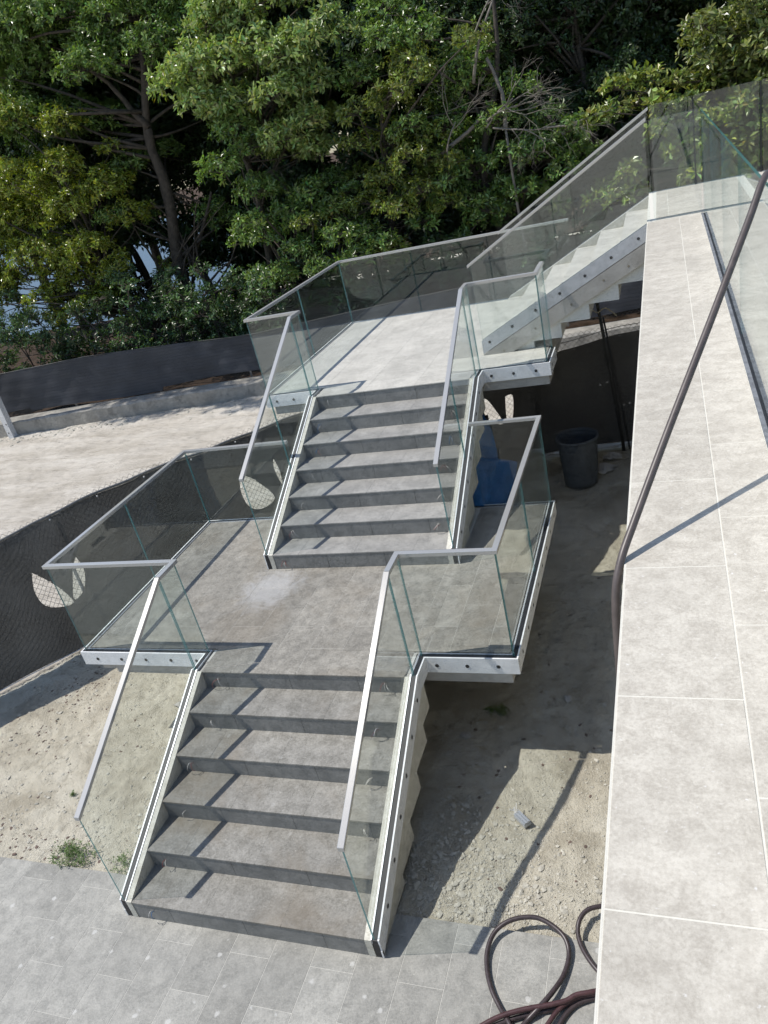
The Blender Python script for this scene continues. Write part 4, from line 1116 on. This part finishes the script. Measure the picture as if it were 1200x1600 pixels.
tree('mangrove_tree', 'tree with rounded olive leaves at the top right corner', (5.6, 15.2, 0), [(6.2, 15.6, 0), (6.1, 15.5, 2.5), (5.9, 15.3, 4.5), (5.7, 15.2, 6.5)],
     pb([(1180, 20, .5), (1140, 60, .42), (1190, 80, .45), (1110, 90, .35), (1150, 110, .35), (1100, 40, .3), (1230, 40, .6), (1180, -40, .6), (1240, 120, .5), (1060, 130, .25)], 14.3, .3), .12, .06, (.16, .19, .055), 11, 106, 8, fill=2)
tree('seagrape_bush', 'yellow green broad leaved bush behind the glass at the top of the terrace flight', (4.6, 14.6, 0), [(4.9, 14.8, 0), (4.8, 14.7, 1.5), (4.7, 14.6, 2.8), (4.8, 14.6, 3.6)],
     pb([(1030, 165, .26), (1070, 200, .3), (1140, 200, .32), (1200, 190, .34), (1180, 250, .3), (1040, 175, .26), (1080, 165, .3), (1120, 180, .32), (1160, 170, .34), (1060, 230, .3), (1110, 230, .34), (1150, 230, .34), (1190, 220, .36), (1030, 200, .22), (970, 310, .28), (930, 320, .24), (1000, 300, .24), (1090, 270, .3), (1150, 280, .3), (1220, 180, .4)], 14.3, .3), .15, .075, (.20, .25, .06), 11, 87, 9, yellow=.05, fill=2)
tree('mangrove_tree', 'small dark tree showing low between the handrails and the fence', (-8.8, 15.2, 0), [(-8.6, 15.3, 0), (-8.8, 15.2, 1.2), (-8.9, 15.1, 2.2)],
     pb([(170, 480, .4), (230, 490, .4), (300, 490, .4), (350, 480, .4), (370, 440, .4), (210, 520, .35), (280, 520, .3), (340, 530, .3), (20, 560, .3), (390, 500, .35), (130, 500, .3), (40, 500, .35), (90, 520, .3), (10, 465, .35), (170, 520, .3), (320, 500, .3)], 14.6, .3), .10, .045, G_BLUE, 12, 87, 10, fill=2)
# second rank fills the depth, shade partly put into its darkened leaf colour
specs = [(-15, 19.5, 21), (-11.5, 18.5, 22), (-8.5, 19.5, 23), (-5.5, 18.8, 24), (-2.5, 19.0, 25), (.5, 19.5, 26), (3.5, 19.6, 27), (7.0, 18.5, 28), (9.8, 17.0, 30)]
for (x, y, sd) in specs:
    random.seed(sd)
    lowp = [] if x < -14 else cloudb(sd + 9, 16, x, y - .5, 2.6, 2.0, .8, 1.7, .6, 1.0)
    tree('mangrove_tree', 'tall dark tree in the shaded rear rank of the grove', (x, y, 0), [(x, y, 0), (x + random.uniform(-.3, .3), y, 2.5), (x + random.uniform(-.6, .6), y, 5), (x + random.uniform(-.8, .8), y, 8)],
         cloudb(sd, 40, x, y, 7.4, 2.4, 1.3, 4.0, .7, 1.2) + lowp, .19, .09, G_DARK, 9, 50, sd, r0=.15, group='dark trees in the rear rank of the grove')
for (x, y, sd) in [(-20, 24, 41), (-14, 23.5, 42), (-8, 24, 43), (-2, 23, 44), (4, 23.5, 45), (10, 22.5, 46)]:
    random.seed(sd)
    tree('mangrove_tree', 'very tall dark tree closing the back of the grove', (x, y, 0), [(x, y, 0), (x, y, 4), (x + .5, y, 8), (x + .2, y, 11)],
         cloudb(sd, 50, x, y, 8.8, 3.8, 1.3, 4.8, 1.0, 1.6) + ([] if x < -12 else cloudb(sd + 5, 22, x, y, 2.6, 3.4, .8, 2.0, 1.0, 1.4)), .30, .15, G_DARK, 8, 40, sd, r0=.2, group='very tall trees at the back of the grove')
tree('mangrove_tree', 'tall tree at the left edge whose high boughs shade the kerb wall', (-16.5, 14.6, 0), [(-16.5, 14.6, 0), (-16.2, 14.4, 4), (-15, 13.2, 7), (-13.5, 12.2, 9)],
     cloudb(90, 26, -12.4, 11.4, 9.8, 3.0, .8, .7, .3, .6), .13, .06, G_MID, 10, 50, 90)
# undergrowth right behind the far fence
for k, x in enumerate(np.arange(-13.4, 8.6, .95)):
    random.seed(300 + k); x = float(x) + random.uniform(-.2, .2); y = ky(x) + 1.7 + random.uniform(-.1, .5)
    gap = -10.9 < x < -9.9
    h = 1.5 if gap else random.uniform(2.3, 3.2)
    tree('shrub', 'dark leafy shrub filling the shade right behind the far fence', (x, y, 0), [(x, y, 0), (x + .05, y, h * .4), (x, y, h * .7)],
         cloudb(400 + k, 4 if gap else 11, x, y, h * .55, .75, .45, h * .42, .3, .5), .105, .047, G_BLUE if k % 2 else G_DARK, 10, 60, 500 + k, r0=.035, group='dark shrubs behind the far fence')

# bare grey twigs
random.seed(9)
dt = thing('dead_tree', 'bare grey twiggy branches sprawling at the top right of centre', 'tree', (1.5, 15.0, 0))
m = MB()
def twig(p, d, L, r, depth):
    e = p + d * L; limb(m, p, e, r, r * .55, .25, 5, 4)
    if depth == 0: return
    for k in range(random.choice([2, 3, 3])):
        nd = (d + Vector((random.gauss(0, .55), random.gauss(0, .35), random.gauss(-.05, .45)))).normalized()
        twig(p.lerp(e, random.uniform(.45, 1)), nd, L * random.uniform(.6, .85), r * .55, depth - 1)
limb(m, (1.2, 15.2, 0), P3(790, 200, 14.7), .035, .025, .2)
for (u, v, du, dv) in ((760, 190, 1, -.5), (770, 200, 1, .05), (740, 60, .4, -1), (760, 200, .8, -.9), (700, 250, .2, -1), (850, 200, 1, -.1)):
    p = Vector(P3(u, v, 14.6)); q = Vector(P3(u + du * 60, v + dv * 60, 14.5)); twig(p, (q - p).normalized(), .75, .022, 4)
limb(m, P3(790, 200, 14.7), P3(760, 90, 15), .05, .03, .2); limb(m, P3(740, 130, 15), P3(770, 0, 15), .035, .02, .2); limb(m, P3(690, 240, 15), P3(755, 180, 14.8), .05, .03, .2)
m.build('branches', 'dead_twig', dt, True)
